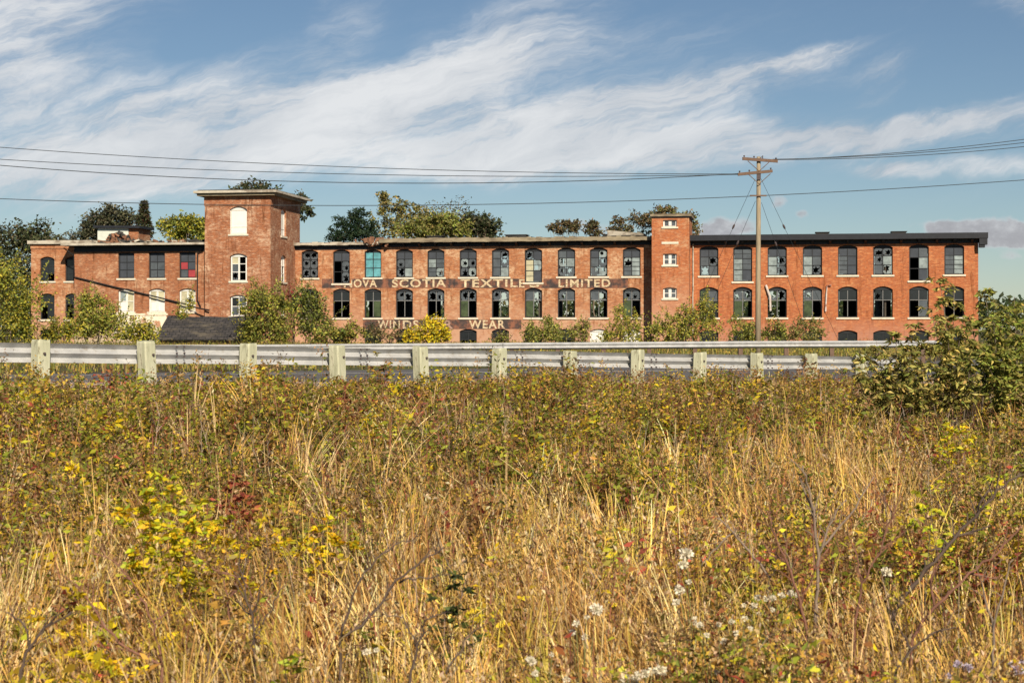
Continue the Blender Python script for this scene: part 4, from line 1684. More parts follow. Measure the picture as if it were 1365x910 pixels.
conifer('conifer_tree', 'narrow dark spire conifer with a rusty tip beside the roof hut', 187, 192, 270, 345, 30, DKG + [(.10, .05, .03)], 3600, .4, gb)
tree('pine_tree', 'broad dark green pine right of the square tower', 'tree', 183, [(468, 294, 20, 9), (450, 303, 14, 6), (490, 299, 14, 8), (478, 284, 12, 6), (458, 314, 24, 8), (486, 313, 20, 10), (445, 320, 12, 6), (472, 305, 16, 8)], 6500, .34, [(.02, .045, .022), (.03, .06, .028), (.05, .075, .035)], 472, gb, 60, .25, .0, nl=20, aspect=.3)

gs = 'bushes between the road and the mill'
bush = dict(part='foliage', stem='stems', r0=.03, multi=5)
tree('bush', 'large yellow green bush at the left edge hiding the ground beside the mill end', 'bush', 128, [(5, 390, 42, 52), (-40, 400, 50, 60), (35, 425, 22, 30), (15, 440, 40, 22)], 16000, .26, YG + [(.34, .30, .04)], 5, gs, 90, nl=20, **bush)
tree('bush', 'pointed green bush in front of the left wing wall', 'bush', 134, [(128, 425, 30, 28), (125, 402, 15, 18), (148, 432, 24, 22), (108, 440, 18, 16)], 9500, .24, GRN + YG[:1], 130, gs, 80, nl=20, **bush)
tree('bush', 'low yellow bush left of the pointed green bush', 'bush', 131, [(78, 443, 18, 15), (95, 440, 14, 16), (60, 448, 20, 10)], 4200, .22, YG + YEL[2:3], 82, gs, 70, nl=10, **bush)
tree('bush', 'yellow green sapling in front of the whitewashed wall base', 'bush', 131, [(183, 440, 16, 18), (196, 445, 18, 13), (170, 448, 16, 10)], 4300, .22, YG + YEL[2:3], 185, gs, 70, nl=10, **bush)
tree('bush', 'thin sprig of a bush below the rightmost white arched window', 'bush', 136, [(246, 415, 12, 10), (252, 404, 6, 8)], 700, .22, YG, 247, gs, 40, nl=6, **bush)
tree('bush', 'tall green bush in front of the square tower corner', 'bush', 132, [(352, 425, 34, 32), (345, 402, 20, 16), (375, 432, 24, 26), (332, 445, 18, 14), (372, 404, 12, 12)], 12500, .24, GRN + YG[:1] + [(.18, .16, .05)], 355, gs, 80, nl=24, **bush)
tree('bush', 'dark green bush covering the leftmost lower window of the long range', 'bush', 136, [(412, 415, 20, 26), (418, 435, 24, 20), (405, 400, 10, 12)], 7500, .24, GRN[:3] + DKG[2:3], 412, gs, 80, nl=18, **bush)
tree('bush', 'small red leaved bush between the two green bushes at the tower', 'bush', 137, [(390, 402, 6, 14), (393, 415, 6, 10)], 700, .22, [(.28, .03, .035), (.20, .04, .04), (.12, .06, .03)], 391, gs, 45, nl=6, **bush)
tree('bush', 'low green and rusty bush right of the dark green bush', 'bush', 130, [(452, 446, 22, 12), (470, 443, 18, 13), (432, 448, 18, 10)], 4600, .22, GRN + [(.22, .12, .04)], 455, gs, 60, nl=10, **bush)
tree('bush', 'small round grey green bush below the painted band', 'bush', 134, [(497, 446, 10, 12)], 2000, .16, [(.06, .075, .035), (.08, .09, .045)], 497, gs, 60, nl=6, **bush)
tree('weed_stand', 'stand of tall brown weeds between the round bush and the yellow bush', 'weeds', 131, [(520, 447, 18, 10), (532, 440, 8, 14), (508, 448, 14, 9)], 1300, .2, BRN + OLIVE[:1], 522, gs, 40, nl=16, **bush)
tree('bush', 'bright yellow bush below the painted lettering', 'bush', 129, [(572, 442, 20, 15), (560, 448, 18, 11), (585, 447, 16, 12), (571, 426, 7, 8), (548, 450, 12, 8)], 5600, .24, YEL, 572, gs, 60, nl=14, **bush)
tree('weed_stand', 'brown green weeds below the last painted word', 'weeds', 133, [(665, 449, 14, 8), (668, 446, 9, 9)], 1100, .2, BRN + GRN[:2], 667, gs, 40, nl=12, **bush)
tree('bush', 'green weedy bush between the last word and the white basement door', 'bush', 134, [(722, 440, 22, 15), (706, 446, 16, 12), (745, 446, 24, 12), (728, 428, 8, 10)], 5200, .21, GRN + OLIVE[:2], 724, gs, 60, nl=14, **bush)
tree('bush', 'loose tall stemmed bush by the white basement window', 'bush', 135, [(772, 445, 18, 13), (778, 430, 8, 12)], 1800, .2, GRN + BRN[:2], 775, gs, 40, nl=10, **bush)
tree('bush', 'thin yellow green bush under the last window before the stair tower', 'bush', 137, [(836, 440, 24, 18), (828, 420, 9, 16), (850, 425, 9, 18), (815, 446, 16, 12)], 4200, .21, GRN + YG[:2], 836, gs, 50, nl=16, **bush)
tree('bush', 'wide green bush at the foot of the stair tower', 'bush', 134, [(900, 440, 30, 18), (880, 446, 20, 14), (932, 436, 26, 22), (945, 415, 12, 18), (915, 420, 14, 14)], 9500, .22, GRN + YG[:2] + OLIVE[:1], 912, gs, 70, nl=22, **bush)
tree('bush', 'sparse green bush just left of the utility pole', 'bush', 135, [(990, 444, 22, 13), (978, 434, 9, 14), (1003, 446, 12, 10)], 3200, .21, GRN + OLIVE[1:2], 990, gs, 60, nl=12, **bush)
tree('bush', 'green brown bush just right of the utility pole', 'bush', 134, [(1032, 442, 16, 15), (1040, 432, 8, 10), (1022, 448, 12, 9)], 2600, .21, GRN + BRN[:1], 1032, gs, 60, nl=10, **bush)
tree('bush', 'olive brown bush right of the pole under the broken white pipe', 'bush', 136, [(1072, 440, 20, 15), (1084, 446, 18, 11), (1062, 446, 14, 11)], 3200, .21, OLIVE + GRN[:1], 1074, gs, 55, nl=12, **bush)

# the big shrubs at the right, on the field side of the guardrail
LANCE = [(.20, .21, .045), (.30, .28, .065), (.44, .37, .10), (.12, .135, .03), (.55, .42, .13)]


def shrub(name, label, Z, tips, n_leaf, L, pal, px_b, py_b=None, group=None, wd=.3, rs=.016, droop=.45, bark='bark', cat='shrub', along=.35, spread_=.10, p=None):
    """stems to the given pixel tips, each clothed with drooping leaves"""
    b = ray(px_b, 455, Z)
    g = hz(b.x, Z)
    t = thing(name, label, cat, (b.x, Z, g), 0, group)
    mb = MB()
    P, D, W_ = [], [], []
    for (tx, ty, dz, wgt) in tips:
        q = ray(tx, ty, Z + dz) - Vector((b.x, Z, g))
        a = Vector((random.uniform(-.2, .2), random.uniform(-.15, .15), -.05))
        mid = a.lerp(q, .5) + Vector((q.x * -.12, 0, .10 * q.length))
        pts = []
        for i in range(9):
            s_ = i / 8
            pts.append(a * (1 - s_) ** 2 + mid * 2 * s_ * (1 - s_) + q * s_ * s_)
        mb.tube(pts, [rs * (1 - .8 * i / 8) for i in range(9)], 5)
        m_ = int(n_leaf * wgt)
        # short side twigs carry rosettes of leaves
        nt_ = max(3, m_ // 12)
        for k in range(nt_):
            s_ = random.uniform(along, 1.0)
            i = min(int(s_ * 8), 7)
            o_ = pts[i].lerp(pts[i + 1], s_ * 8 - i)
            a_ = random.uniform(0, 6.283)
            ln = q.length * spread_ * random.uniform(.3, 1.4) * (1.25 - s_ * .8)
            e_ = o_ + Vector((math.cos(a_), math.sin(a_) * .8, random.uniform(-.1, .7))) * ln
            if ln > .05:
                mb.tube([o_, e_], [rs * .3, rs * .12], 4, cap=False)
            c_ = max(4, m_ // nt_)
            ph = rng.uniform(0, 6.283, c_)
            P.append(np.array(e_)[None] + rng.normal(size=(c_, 3)) * ln * .14)
            D.append(np.stack([np.cos(ph), np.sin(ph), rng.normal(-droop, .35, c_)], 1))
    P, D = np.concatenate(P), unit(np.concatenate(D))
    LL = L * rng.uniform(.55, 1.25, len(P))
    quad_mesh('foliage', *leaf_arrays(P, D, LL, LL * wd, pick(pal, len(P), .3, p)), LEAF, t)
    mb.build('stems', MT[bark], t, True)
    return t


ZR = 27.0
shrub('shrub', 'tall leafy shrub rising highest in front of the right end of the mill', ZR, [(1252, 372, 0, .18), (1272, 384, .3, .16), (1240, 410, -.3, .12), (1262, 440, -.4, .14), (1285, 420, .2, .12), (1300, 455, -.3, .12), (1240, 460, -.5, .1), (1275, 480, -.6, .14), (1225, 490, -.5, .1), (1300, 500, -.7, .1)], 2300, .125, LANCE, 1268, wd=.33)
shrub('shrub', 'broad low shrub hiding the right end of the near guard rail', 26.0, [(1195, 440, 0, .15), (1168, 455, .2, .14), (1215, 432, .2, .14), (1145, 468, 0, .12), (1135, 490, -.2, .12), (1180, 480, -.4, .16), (1215, 470, -.4, .16), (1235, 485, -.2, .14), (1160, 505, -.5, .12), (1200, 510, -.6, .14), (1225, 520, -.8, .12), (1175, 525, -.8, .12), (1150, 525, -.6, .08), (1240, 450, .2, .12), (1228, 500, -.6, .12), (1250, 515, -.7, .12)], 2700, .115, LANCE + [(.13, .10, .03)], 1190, wd=.32)
shrub('shrub', 'dense green shrub at the right edge of the view', 27.5, [(1312, 388, 0, .12), (1336, 408, .2, .12), (1352, 395, .4, .12), (1385, 400, .4, .12), (1325, 430, -.2, .14), (1360, 440, -.2, .14), (1345, 470, -.5, .14), (1310, 470, -.4, .12), (1380, 470, -.4, .14), (1335, 505, -.8, .12), (1370, 510, -.8, .12), (1420, 440, 0, .12)], 3600, .115, LANCE[:2] + [(.20, .24, .045), (.30, .33, .06), (.40, .34, .09)], 1345, wd=.34)
shrub('shrub', 'dark green leafy shrub behind the tall one at the right edge', 29.5, [(1290, 425, 0, .2), (1325, 420, .2, .2), (1355, 418, .3, .2), (1262, 440, -.2, .2), (1310, 455, 0, .2), (1345, 455, .1, .2), (1390, 430, .1, .2)], 1700, .13, LANCE[:1] + LANCE[3:4] + [(.11, .15, .035)], 1315, wd=.36)

# ------------------------------------------------------------------ far woods and verges
n = 30000
X = rng.uniform(-330, 330, n)
Y = rng.uniform(400, 460, n)
topz = 4.5 + 5.5 * vnoise(X, Y * .2, 26, 5) + 2.5 * vnoise(X, Y, 7, 6) + 4 * sst(90, 200, X)
Zz = topz * rng.uniform(0, 1, n) ** .6
P = np.stack([X, Y, Zz], 1)
D = unit(rng.normal(size=(n, 3)))
L = rng.uniform(1.0, 2.2, n)
o = quad_mesh('distant_woods', *leaf_arrays(P, D, L, L * .6, pick([(.05, .075, .03), (.07, .09, .03), (.10, .10, .035), (.035, .055, .025)], n, .25)), LEAF)
tag(o, 'belt of green woods on the horizon beyond the mill', 'woods', kind='stuff')

# rough growth across the road and around the mill
n = 60000
X = rng.uniform(-62, 62, n)
Y = rng.uniform(48, 152, n)
t_, s_ = rail_ts(X, Y)
bu_ = (X - BP.x) * BU.x + (Y - BP.y) * BU.y
bo = (X - BP.x) * BN.x + (Y - BP.y) * BN.y
keep = (s_ > 21) & (bo > .3) & ~((bo < OT + .3) & (bu_ < u_t1 + .2))
keep &= ~((np.abs(Y - FZ + 2.5) < 2.2) & (rng.random(n) < .3))
X, Y = X[keep], Y[keep]
n = len(X)
Hh = rng.uniform(.15, .65, n) * (.6 + .8 * vnoise(X, Y, 5, 9))
Hh = np.where(np.abs(Y - FZ) < 3, np.minimum(Hh, .35), Hh)
P = np.stack([X, Y, h(X, Y)], 1)
pal = [(.30, .25, .05), (.16, .16, .04), (.34, .26, .10), (.10, .11, .03), (.22, .14, .05)]
a1 = blade_arrays(P, Hh, rng.uniform(0, 6.28, n), rng.uniform(.1, .6, n), rng.uniform(.03, .07, n), pick(pal, n, .3), 2)
m_ = n // 2
ii = rng.integers(0, n, m_ * 3)
Pl = P[ii] + rng.normal(size=(len(ii), 3)) * [.2, .2, 0] + np.stack([np.zeros(len(ii)), np.zeros(len(ii)), Hh[ii] * rng.uniform(.2, 1, len(ii))], 1)
Ll = rng.uniform(.07, .16, len(ii))
a2 = leaf_arrays(Pl, unit(rng.normal(size=(len(ii), 3))), Ll, Ll * .5, pick([(.28, .25, .04), (.14, .15, .03), (.40, .31, .05), (.09, .10, .03)], len(ii), .3))
o = quad_mesh('verge_growth', *join([a1, a2]), GRASS)
tag(o, 'yellowish rough grass and weeds between the road and the mill', 'rough grass', kind='stuff')

# ------------------------------------------------------------------ the field of dry weeds in front
def field_points(n, z0=6.3, margin=5.0, smax=-.15, power=1.0):
    """points in the wedge before the guardrail, a little denser near the camera"""
    out = []
    got = 0
    while got < n:
        y = rng.uniform(z0 ** power, 40 ** power, n * 2) ** (1 / power)
        x = rng.uniform(-1, 1, n * 2) * (.335 * 40 + margin)
        k = np.abs(x) < .335 * y + margin
        t, s = rail_ts(x, y)
        k &= s < smax
        out.append(np.stack([x[k], y[k]], 1))
        got += k.sum()
    return np.concatenate(out)[:n]


def zones(x, y):
    """0..1 weights: green leafy, tan grass, reddish"""
    g = vnoise(x, y, 2.2, 21) * .55 + vnoise(x, y, .8, 22) * .45
    t = vnoise(x, y * .7, 2.6, 31) * .6 + vnoise(x, y, .7, 32) * .4
    r = vnoise(x, y, 1.8, 41) * .6 + vnoise(x, y, .6, 42) * .4
    return g, t, r


PXW = lambda y: y / F            # metres per photo pixel at distance y


# 1 short thatch that half hides the soil
n = 66000
p = field_points(n, power=.7, smax=-.8)
X, Y = p[:, 0], p[:, 1]
P = np.stack([X, Y, h(X, Y) - .02], 1)
col = pick([(.19, .105, .03), (.11, .065, .022), (.28, .165, .05), (.07, .045, .016), (.11, .09, .025)], n, .3)
a1 = blade_arrays(P, rng.uniform(.10, .36, n), rng.uniform(0, 6.28, n), rng.uniform(.2, 1.3, n), rng.uniform(.004, .008, n) + .0003 * Y, col, 3)
# 2 tall dry grass growing in tufts
nt_ = 21000
p = field_points(nt_ * 2, power=.8, smax=-.55)
g, t, r = zones(p[:, 0], p[:, 1])
near_rail = sst(-15, -4, rail_ts(p[:, 0], p[:, 1])[1])
mid_tan = np.exp(-((p[:, 0] / p[:, 1] - .015) / .15) ** 2) * np.exp(-((p[:, 1] - 11.0) / 3.2) ** 2)
pr = np.clip(.16 + 1.9 * (t - .47) + .8 * mid_tan + .25 * sst(14, 10.5, p[:, 1]) - .62 * near_rail, .06, 1) * (1 - .6 * sst(-2.4, -.6, rail_ts(p[:, 0], p[:, 1])[1]))
p = p[rng.random(len(p)) < pr][:nt_]
nt_ = len(p)
tone = rng.uniform(.5, 1.25, nt_) * (.8 + .45 * vnoise(p[:, 0], p[:, 1], .9, 55))
th = rng.uniform(.40, 1.0, nt_) * (.7 + .6 * vnoise(p[:, 0], p[:, 1], 1.3, 51))
tl = 2.6 + rng.normal(0, .8, nt_) + 5 * (vnoise(p[:, 0], p[:, 1], 1.4, 52) - .5)
tb = np.abs(rng.normal(.25, .22, nt_))
tcol = pick([(.74, .47, .16), (.62, .36, .10), (.88, .64, .30), (.40, .21, .06), (.56, .42, .08)], nt_, .15)
bl = rng.integers(5, 11, nt_)
ti = np.repeat(np.arange(nt_), bl)
n = len(ti)
ra = rng.uniform(0, 6.28, n)
rr_ = np.abs(rng.normal(0, .05, n))
X, Y = p[ti, 0] + np.cos(ra) * rr_, p[ti, 1] + np.sin(ra) * rr_
nr = sst(-6, -.8, rail_ts(X, Y)[1])
P = np.stack([X, Y, h(X, Y) - .02], 1)
Hh = th[ti] * rng.uniform(.55, 1.1, n) * (1 - .74 * nr)
col = tcol[ti] * (tone[ti] * rng.uniform(.8, 1.15, n))[:, None]
bx_ = np.cos(tl[ti]) * tb[ti] + np.cos(ra) * rr_ * 4 + rng.normal(0, .12, n)
by_ = np.sin(tl[ti]) * tb[ti] + np.sin(ra) * rr_ * 4 + rng.normal(0, .12, n)
a2 = blade_arrays(P, Hh, np.arctan2(by_, bx_), np.minimum(np.hypot(bx_, by_), 1.2), rng.uniform(.006, .0135, n) + .0004 * Y, col, 4, col * rng.uniform(.9, 1.2, (n, 1)))
# seed heads on a fifth of them
ii = rng.permutation(n)[:n // 5]
hd = a2[0].reshape(n, 5, 2, 3)[ii, 3:, :, :].mean(axis=(1, 2))
rep = 5
Pp = np.repeat(hd, rep, axis=0) + rng.normal(size=(len(ii) * rep, 3)) * [.012, .012, .035]
Ll = rng.uniform(.018, .04, len(Pp)) * (1 + .03 * Pp[:, 1])
a3 = leaf_arrays(Pp, unit(rng.normal(size=(len(Pp), 3)) * [.5, .5, .4] + [0, 0, .8]), Ll, Ll * .4, pick([(.46, .33, .17), (.34, .21, .10), (.56, .44, .26), (.25, .13, .07)], len(Pp), .25))
o = quad_mesh('dry_grass', *join([a1, a2, a3]), GRASS)
tag(o, 'tangle of dry straw coloured grass filling the foreground', 'dry grass', kind='stuff')

# 3 leafy weeds growing in clumps: a stem with leaves all along, brown plumes on top
nc = 8200
pc_ = field_points(nc * 2, power=.85, smax=-.45)
g, t, r = zones(pc_[:, 0], pc_[:, 1])
sr = rail_ts(pc_[:, 0], pc_[:, 1])[1]
near_rail = sst(-16, -5, sr)
mt_ = np.exp(-((pc_[:, 0] / pc_[:, 1] - .015) / .15) ** 2) * np.exp(-((pc_[:, 1] - 11.0) / 3.2) ** 2)
k = rng.random(len(pc_)) < np.clip(.12 + 2.6 * (g - .47) + .30 * near_rail - .35 * mt_ - .26 * sst(14, 10.5, pc_[:, 1]), .03, 1) * (1 - .5 * sst(-2.4, -.6, sr))
pc_ = pc_[k][:nc]
nc = len(pc_)
m_c = rng.integers(2, 9, nc)
ci = np.repeat(np.arange(nc), m_c)
n = len(ci)
XY = pc_[ci] + rng.normal(0, .11, (n, 2)) * rng.uniform(.5, 1.5, nc)[ci][:, None]
keep = rail_ts(XY[:, 0], XY[:, 1])[1] < -.3
XY, ci = XY[keep], ci[keep]
n = len(ci)
X, Y = XY[:, 0], XY[:, 1]
nr = sst(-6, -.8, rail_ts(X, Y)[1])
base_ = np.stack([X, Y, h(X, Y) - .02], 1)
hc_ = rng.uniform(.35, .95, nc) * (.65 + .7 * vnoise(pc_[:, 0], pc_[:, 1], 1.2, 61))
Hh = hc_[ci] * rng.uniform(.7, 1.12, n) * (1 - (.76 - .06 * sst(5, 10, rail_ts(X, Y)[0])) * nr * np.where(rng.random(nc) < .13, .45, 1.0)[ci])
ckind = rng.random(nc)
az = rng.uniform(0, 6.28, n)
bend = np.abs(rng.normal(.12, .12, n))
kind = np.where(rng.random(n) < .8, ckind[ci], rng.random(n))
lsz = rng.uniform(.75, 1.45, nc)[ci]
ctone = rng.uniform(.55, 1.25, nc)[ci]
g2 = vnoise(X, Y, 1.5, 71)
pal_st = pick([(.20, .11, .055), (.30, .19, .09), (.22, .055, .035), (.14, .12, .04)], n, .25)
s1_ = blade_arrays(base_, Hh, az, bend, rng.uniform(.004, .007, n) + .0004 * Y, pal_st, 4)
ml = 14
tt = np.tile(np.linspace(.22, .98, ml), (n, 1)) + rng.normal(0, .03, (n, ml))
dd = np.stack([np.cos(az), np.sin(az)], 1)
LP = np.empty((n, ml, 3))
LP[..., :2] = base_[:, None, :2] + dd[:, None, :] * (bend * Hh)[:, None, None] * (np.clip(tt, 0, 1) ** 1.8)[..., None]
LP[..., 2] = base_[:, None, 2] + Hh[:, None] * (tt - .35 * bend[:, None] * tt ** 2.2)
la = rng.uniform(0, 6.28, (n, ml))
LD = np.stack([np.cos(la), np.sin(la), rng.normal(.25, .45, (n, ml))], -1)
pals = np.array([[(.64, .52, .025), (.82, .58, .02), (.36, .38, .03), (.56, .36, .035)],
                 [(.32, .36, .04), (.18, .22, .03), (.50, .49, .045), (.28, .25, .045)],
                 [(.48, .25, .055), (.30, .155, .04), (.60, .35, .07), (.24, .19, .045)],
                 [(.48, .10, .06), (.38, .14, .05), (.50, .22, .08), (.26, .07, .045)]])
rz_ = vnoise(X, Y, 1.4, 81)
redzone = np.exp(-((X / Y - .19) / .09) ** 2) * np.exp(-((Y - 15) / 4.5) ** 2)
leftlow = np.exp(-((X / Y + .19) / .13) ** 2) * sst(14, 8.5, Y)
farz = sst(11, 17, Y)
r1_, r2_, r3_ = .24 + .3 * (g2 - .5) + .24 * leftlow - .06 * farz, .54 + .24 * farz, .95 - .10 * (rz_ > .6) - .52 * redzone
which = np.where(kind < r1_, 0, np.where(kind < r2_, 1, np.where(kind < r3_, 2, 3)))
lsz *= np.where((which == 0) & (leftlow > .3), 1.35, 1.0)
Lz = rng.uniform(.05, .115, (n, ml)) * (1.15 - .6 * tt) * ((1 + .010 * Y) * lsz)[:, None]
LC_ = pals[which[:, None], rng.integers(0, 4, (n, ml))] * rng.uniform(.75, 1.25, (n, ml, 1)) * (ctone * (1 - .18 * farz))[:, None, None]
s2_ = leaf_arrays(LP.reshape(-1, 3), unit(LD.reshape(-1, 3)), Lz.ravel(), Lz.ravel() * .42, LC_.reshape(-1, 3))
# plumes
ii = np.where(which != 0)[0]
ii = ii[rng.random(len(ii)) < .55 - .25 * farz[ii]]
rep = 26
tip = base_[ii].copy()
tip[:, :2] += dd[ii] * (bend * Hh)[ii][:, None]
tip[:, 2] += Hh[ii] * (1 - .35 * bend[ii])
Pp = np.repeat(tip, rep, axis=0)
sprd = rng.normal(size=(len(Pp), 3)) * [.035, .035, .045] * (1 + .01 * Pp[:, 1:2])
Pp = Pp + sprd
Ll = rng.uniform(.014, .03, len(Pp)) * (1 + .03 * Pp[:, 1])
pc = pick([(.38, .22, .09), (.26, .14, .055), (.46, .31, .15), (.17, .09, .04), (.56, .38, .06)], len(ii), .2)
s3_ = leaf_arrays(Pp, unit(rng.normal(size=(len(Pp), 3)) + [0, 0, .5]), Ll, Ll * .5, np.repeat(pc, rep, axis=0) * rng.uniform(.8, 1.2, (len(Pp), 1)))
o = quad_mesh('leafy_weeds', *join([s1_, s2_, s3_]), LEAF)
tag(o, 'mass of yellowing leafy weeds with brown plumes mixed into the dry grass', 'weeds', kind='stuff')
# 4 bare wiry stems standing in it
n = 8000
p = field_points(n, power=.8)
X, Y = p[:, 0], p[:, 1]
nr = sst(-7, -.8, rail_ts(X, Y)[1])
P = np.stack([X, Y, h(X, Y) - .02], 1)
Hh = rng.uniform(.5, 1.1, n) * (1 - .7 * nr)
az = rng.uniform(0, 6.28, n)
bend = np.abs(rng.normal(.3, .25, n))
pcol = pick([(.09, .055, .04), (.36, .28, .20), (.26, .085, .055), (.20, .12, .07)], n, .25)
b1 = blade_arrays(P, Hh, az, bend, rng.uniform(.004, .008, n) + .0003 * Y, pcol, 5)
tw_ = 4
vv = b1[0].reshape(n, 6, 2, 3).mean(axis=2)
tp = np.concatenate([vv[:, j] for j in (2, 3, 3, 4)])
b2 = blade_arrays(tp, np.tile(Hh, tw_) * rng.uniform(.12, .3, n * tw_), rng.uniform(0, 6.28, n * tw_), rng.uniform(.3, 1.4, n * tw_), rng.uniform(.003, .005, n * tw_) + .0002 * np.tile(Y, tw_), np.tile(pcol, (tw_, 1)), 2)
o = quad_mesh('bare_stems', *join([b1, b2]), GRASS)
tag(o, 'bare wiry stems sticking out of the foreground weeds', 'dead stems', kind='stuff')

# ------------------------------------------------------------------ single plants one can pick out in the foreground
def zcan(px, py):
    """distance at which the top of the weeds is seen at this photo pixel"""
    a, b = 6.6, 30.0
    for _ in range(40):
        m_ = (a + b) / 2
        top = hz((px - CX) / F * m_, m_) + .62
        if EYE + (HY - py) / F * m_ > top:
            a = m_
        else:
            b = m_
    return a


def sprig(name, label, cat, Z, px_b, tips, n_leaf, L, pal, bark='twig', wd=.45, rs=.005, droop=.1, along=.3, spread_=.16, group=None):
    if Z < 10:
        Z = zcan(px_b, min(900, max(q[1] for q in tips) + 25))
    return shrub(name, label, Z, tips, int(n_leaf * 2.2), L * (1.25 if Z < 16 else .9), pal, px_b, None, group, wd, rs, droop, bark, cat, along, spread_)


YLW = [(.74, .56, .015), (.66, .52, .02), (.46, .42, .03), (.78, .46, .02)]
YLG = [(.46, .50, .03), (.58, .56, .03), (.30, .35, .03)]
gf = 'small shrubs among the foreground weeds'
sprig('leafy_shrub', 'yellow green leaved shrub standing out in the left foreground weeds', 'shrub', 6.93, 222, [(178, 640, .2, .16), (205, 632, 0, .16), (245, 655, .1, .14), (268, 668, 0, .12), (215, 690, -.2, .14), (190, 700, -.1, .1), (250, 720, -.3, .1), (292, 690, 0, .12), (165, 660, 0, .12), (230, 640, .1, .14), (275, 650, 0, .12), (200, 665, -.1, .14), (310, 670, 0, .1), (180, 730, -.2, .12), (225, 750, -.2, .12), (280, 745, -.2, .12)], 420, .050, YLG + YLW, 'red_twig', group=gf, spread_=.10, along=.5)
sprig('leafy_shrub', 'sprig of golden leaves right of the yellow green shrub', 'shrub', 7.1, 300, [(282, 700, 0, .3), (300, 695, 0, .3), (268, 738, -.1, .2), (330, 720, 0, .2), (350, 690, 0, .2), (380, 700, 0, .2), (345, 735, 0, .2)], 150, .045, YLW, 'red_twig', group=gf, spread_=.10, along=.5)
sprig('leafy_shrub', 'low yellow leaves at the tan grass left of centre', 'shrub', 7.32, 440, [(428, 678, 0, .3), (450, 676, 0, .3), (375, 705, 0, .25), (465, 690, 0, .2), (410, 700, 0, .25), (440, 710, 0, .25), (395, 720, 0, .2)], 130, .045, YLW, 'twig', group=gf, spread_=.10, along=.55)
sprig('leafy_shrub', 'reddish leaved sprig right of the yellow green shrub', 'shrub', 7.48, 322, [(310, 632, 0, .35), (328, 642, 0, .35), (300, 640, 0, .3), (318, 655, 0, .3), (335, 660, 0, .25)], 110, .055, [(.36, .10, .05), (.30, .07, .05), (.40, .18, .07)], 'red_twig', group=gf, spread_=.10, along=.55)
sprig('leafy_shrub', 'dark green leaved sprig in the lower middle of the weeds', 'shrub', 6.38, 600, [(625, 762, 0, .3), (600, 778, 0, .25), (570, 795, 0, .25), (640, 775, 0, .2)], 90, .05, [(.07, .09, .02), (.11, .13, .03), (.05, .06, .02)], 'twig', group=gf, spread_=.10, along=.45)
sprig('leafy_shrub', 'bright yellow green seedling at the bottom left of centre', 'shrub', 6.17, 385, [(370, 845, 0, .3), (402, 868, 0, .3), (375, 888, 0, .3), (395, 840, 0, .1)], 60, .055, YLG + YLW[:1], 'stemgreen', group=gf, spread_=.12, along=.3)
sprig('leafy_shrub', 'small yellow leaved plant near the left bottom edge', 'shrub', 6.28, 180, [(180, 880, 0, .4), (170, 900, 0, .3), (95, 790, 0, .3), (60, 830, 0, .3), (90, 850, 0, .3), (130, 870, 0, .3)], 110, .045, YLW, 'red_twig', group=gf, spread_=.12, along=.4)
sprig('leafy_shrub', 'yellow leaved plant in front of the right hand shrubs', 'shrub', 17.5, 1270, [(1250, 552, 0, .3), (1278, 560, 0, .3), (1262, 575, -.2, .2), (1290, 548, 0, .2)], 170, .075, YLW + YLG, 'twig', group=gf, spread_=.16, along=.3)
sprig('leafy_shrub', 'lime green leaved sprig at the right amid reddish stems', 'shrub', 12.0, 1238, [(1232, 625, 0, .4), (1246, 634, 0, .3), (1225, 645, 0, .3)], 60, .055, YLG, 'twig', group=gf, spread_=.12, along=.4)
sprig('leafy_shrub', 'green leaved weed growing up over the middle of the near guard rail', 'shrub', 29.2, 504, [(500, 474, 0, .35), (512, 486, -.1, .3), (494, 488, 0, .35)], 130, .09, [(.14, .15, .03), (.24, .2, .04), (.22, .09, .05)], 'red_twig', group=gf, spread_=.22, along=.1)
sprig('leafy_shrub', 'rusty leaved stem leaning on the last visible guard rail post', 'shrub', 37.6, 1076, [(1074, 478, 0, .5), (1084, 484, 0, .5)], 110, .09, [(.26, .15, .06), (.33, .12, .06), (.2, .2, .05)], 'red_twig', group=gf, spread_=.2, along=.1)
sprig('leafy_shrub', 'small shrub with yellow green tips on a dark branch at the right edge', 'shrub', 7.43, 1290, [(1330, 640, 0, .4), (1318, 664, 0, .3), (1352, 625, 0, .3)], 70, .05, YLG + YLW[:1], 'twig', group=gf, spread_=.09, along=.6, rs=.012)


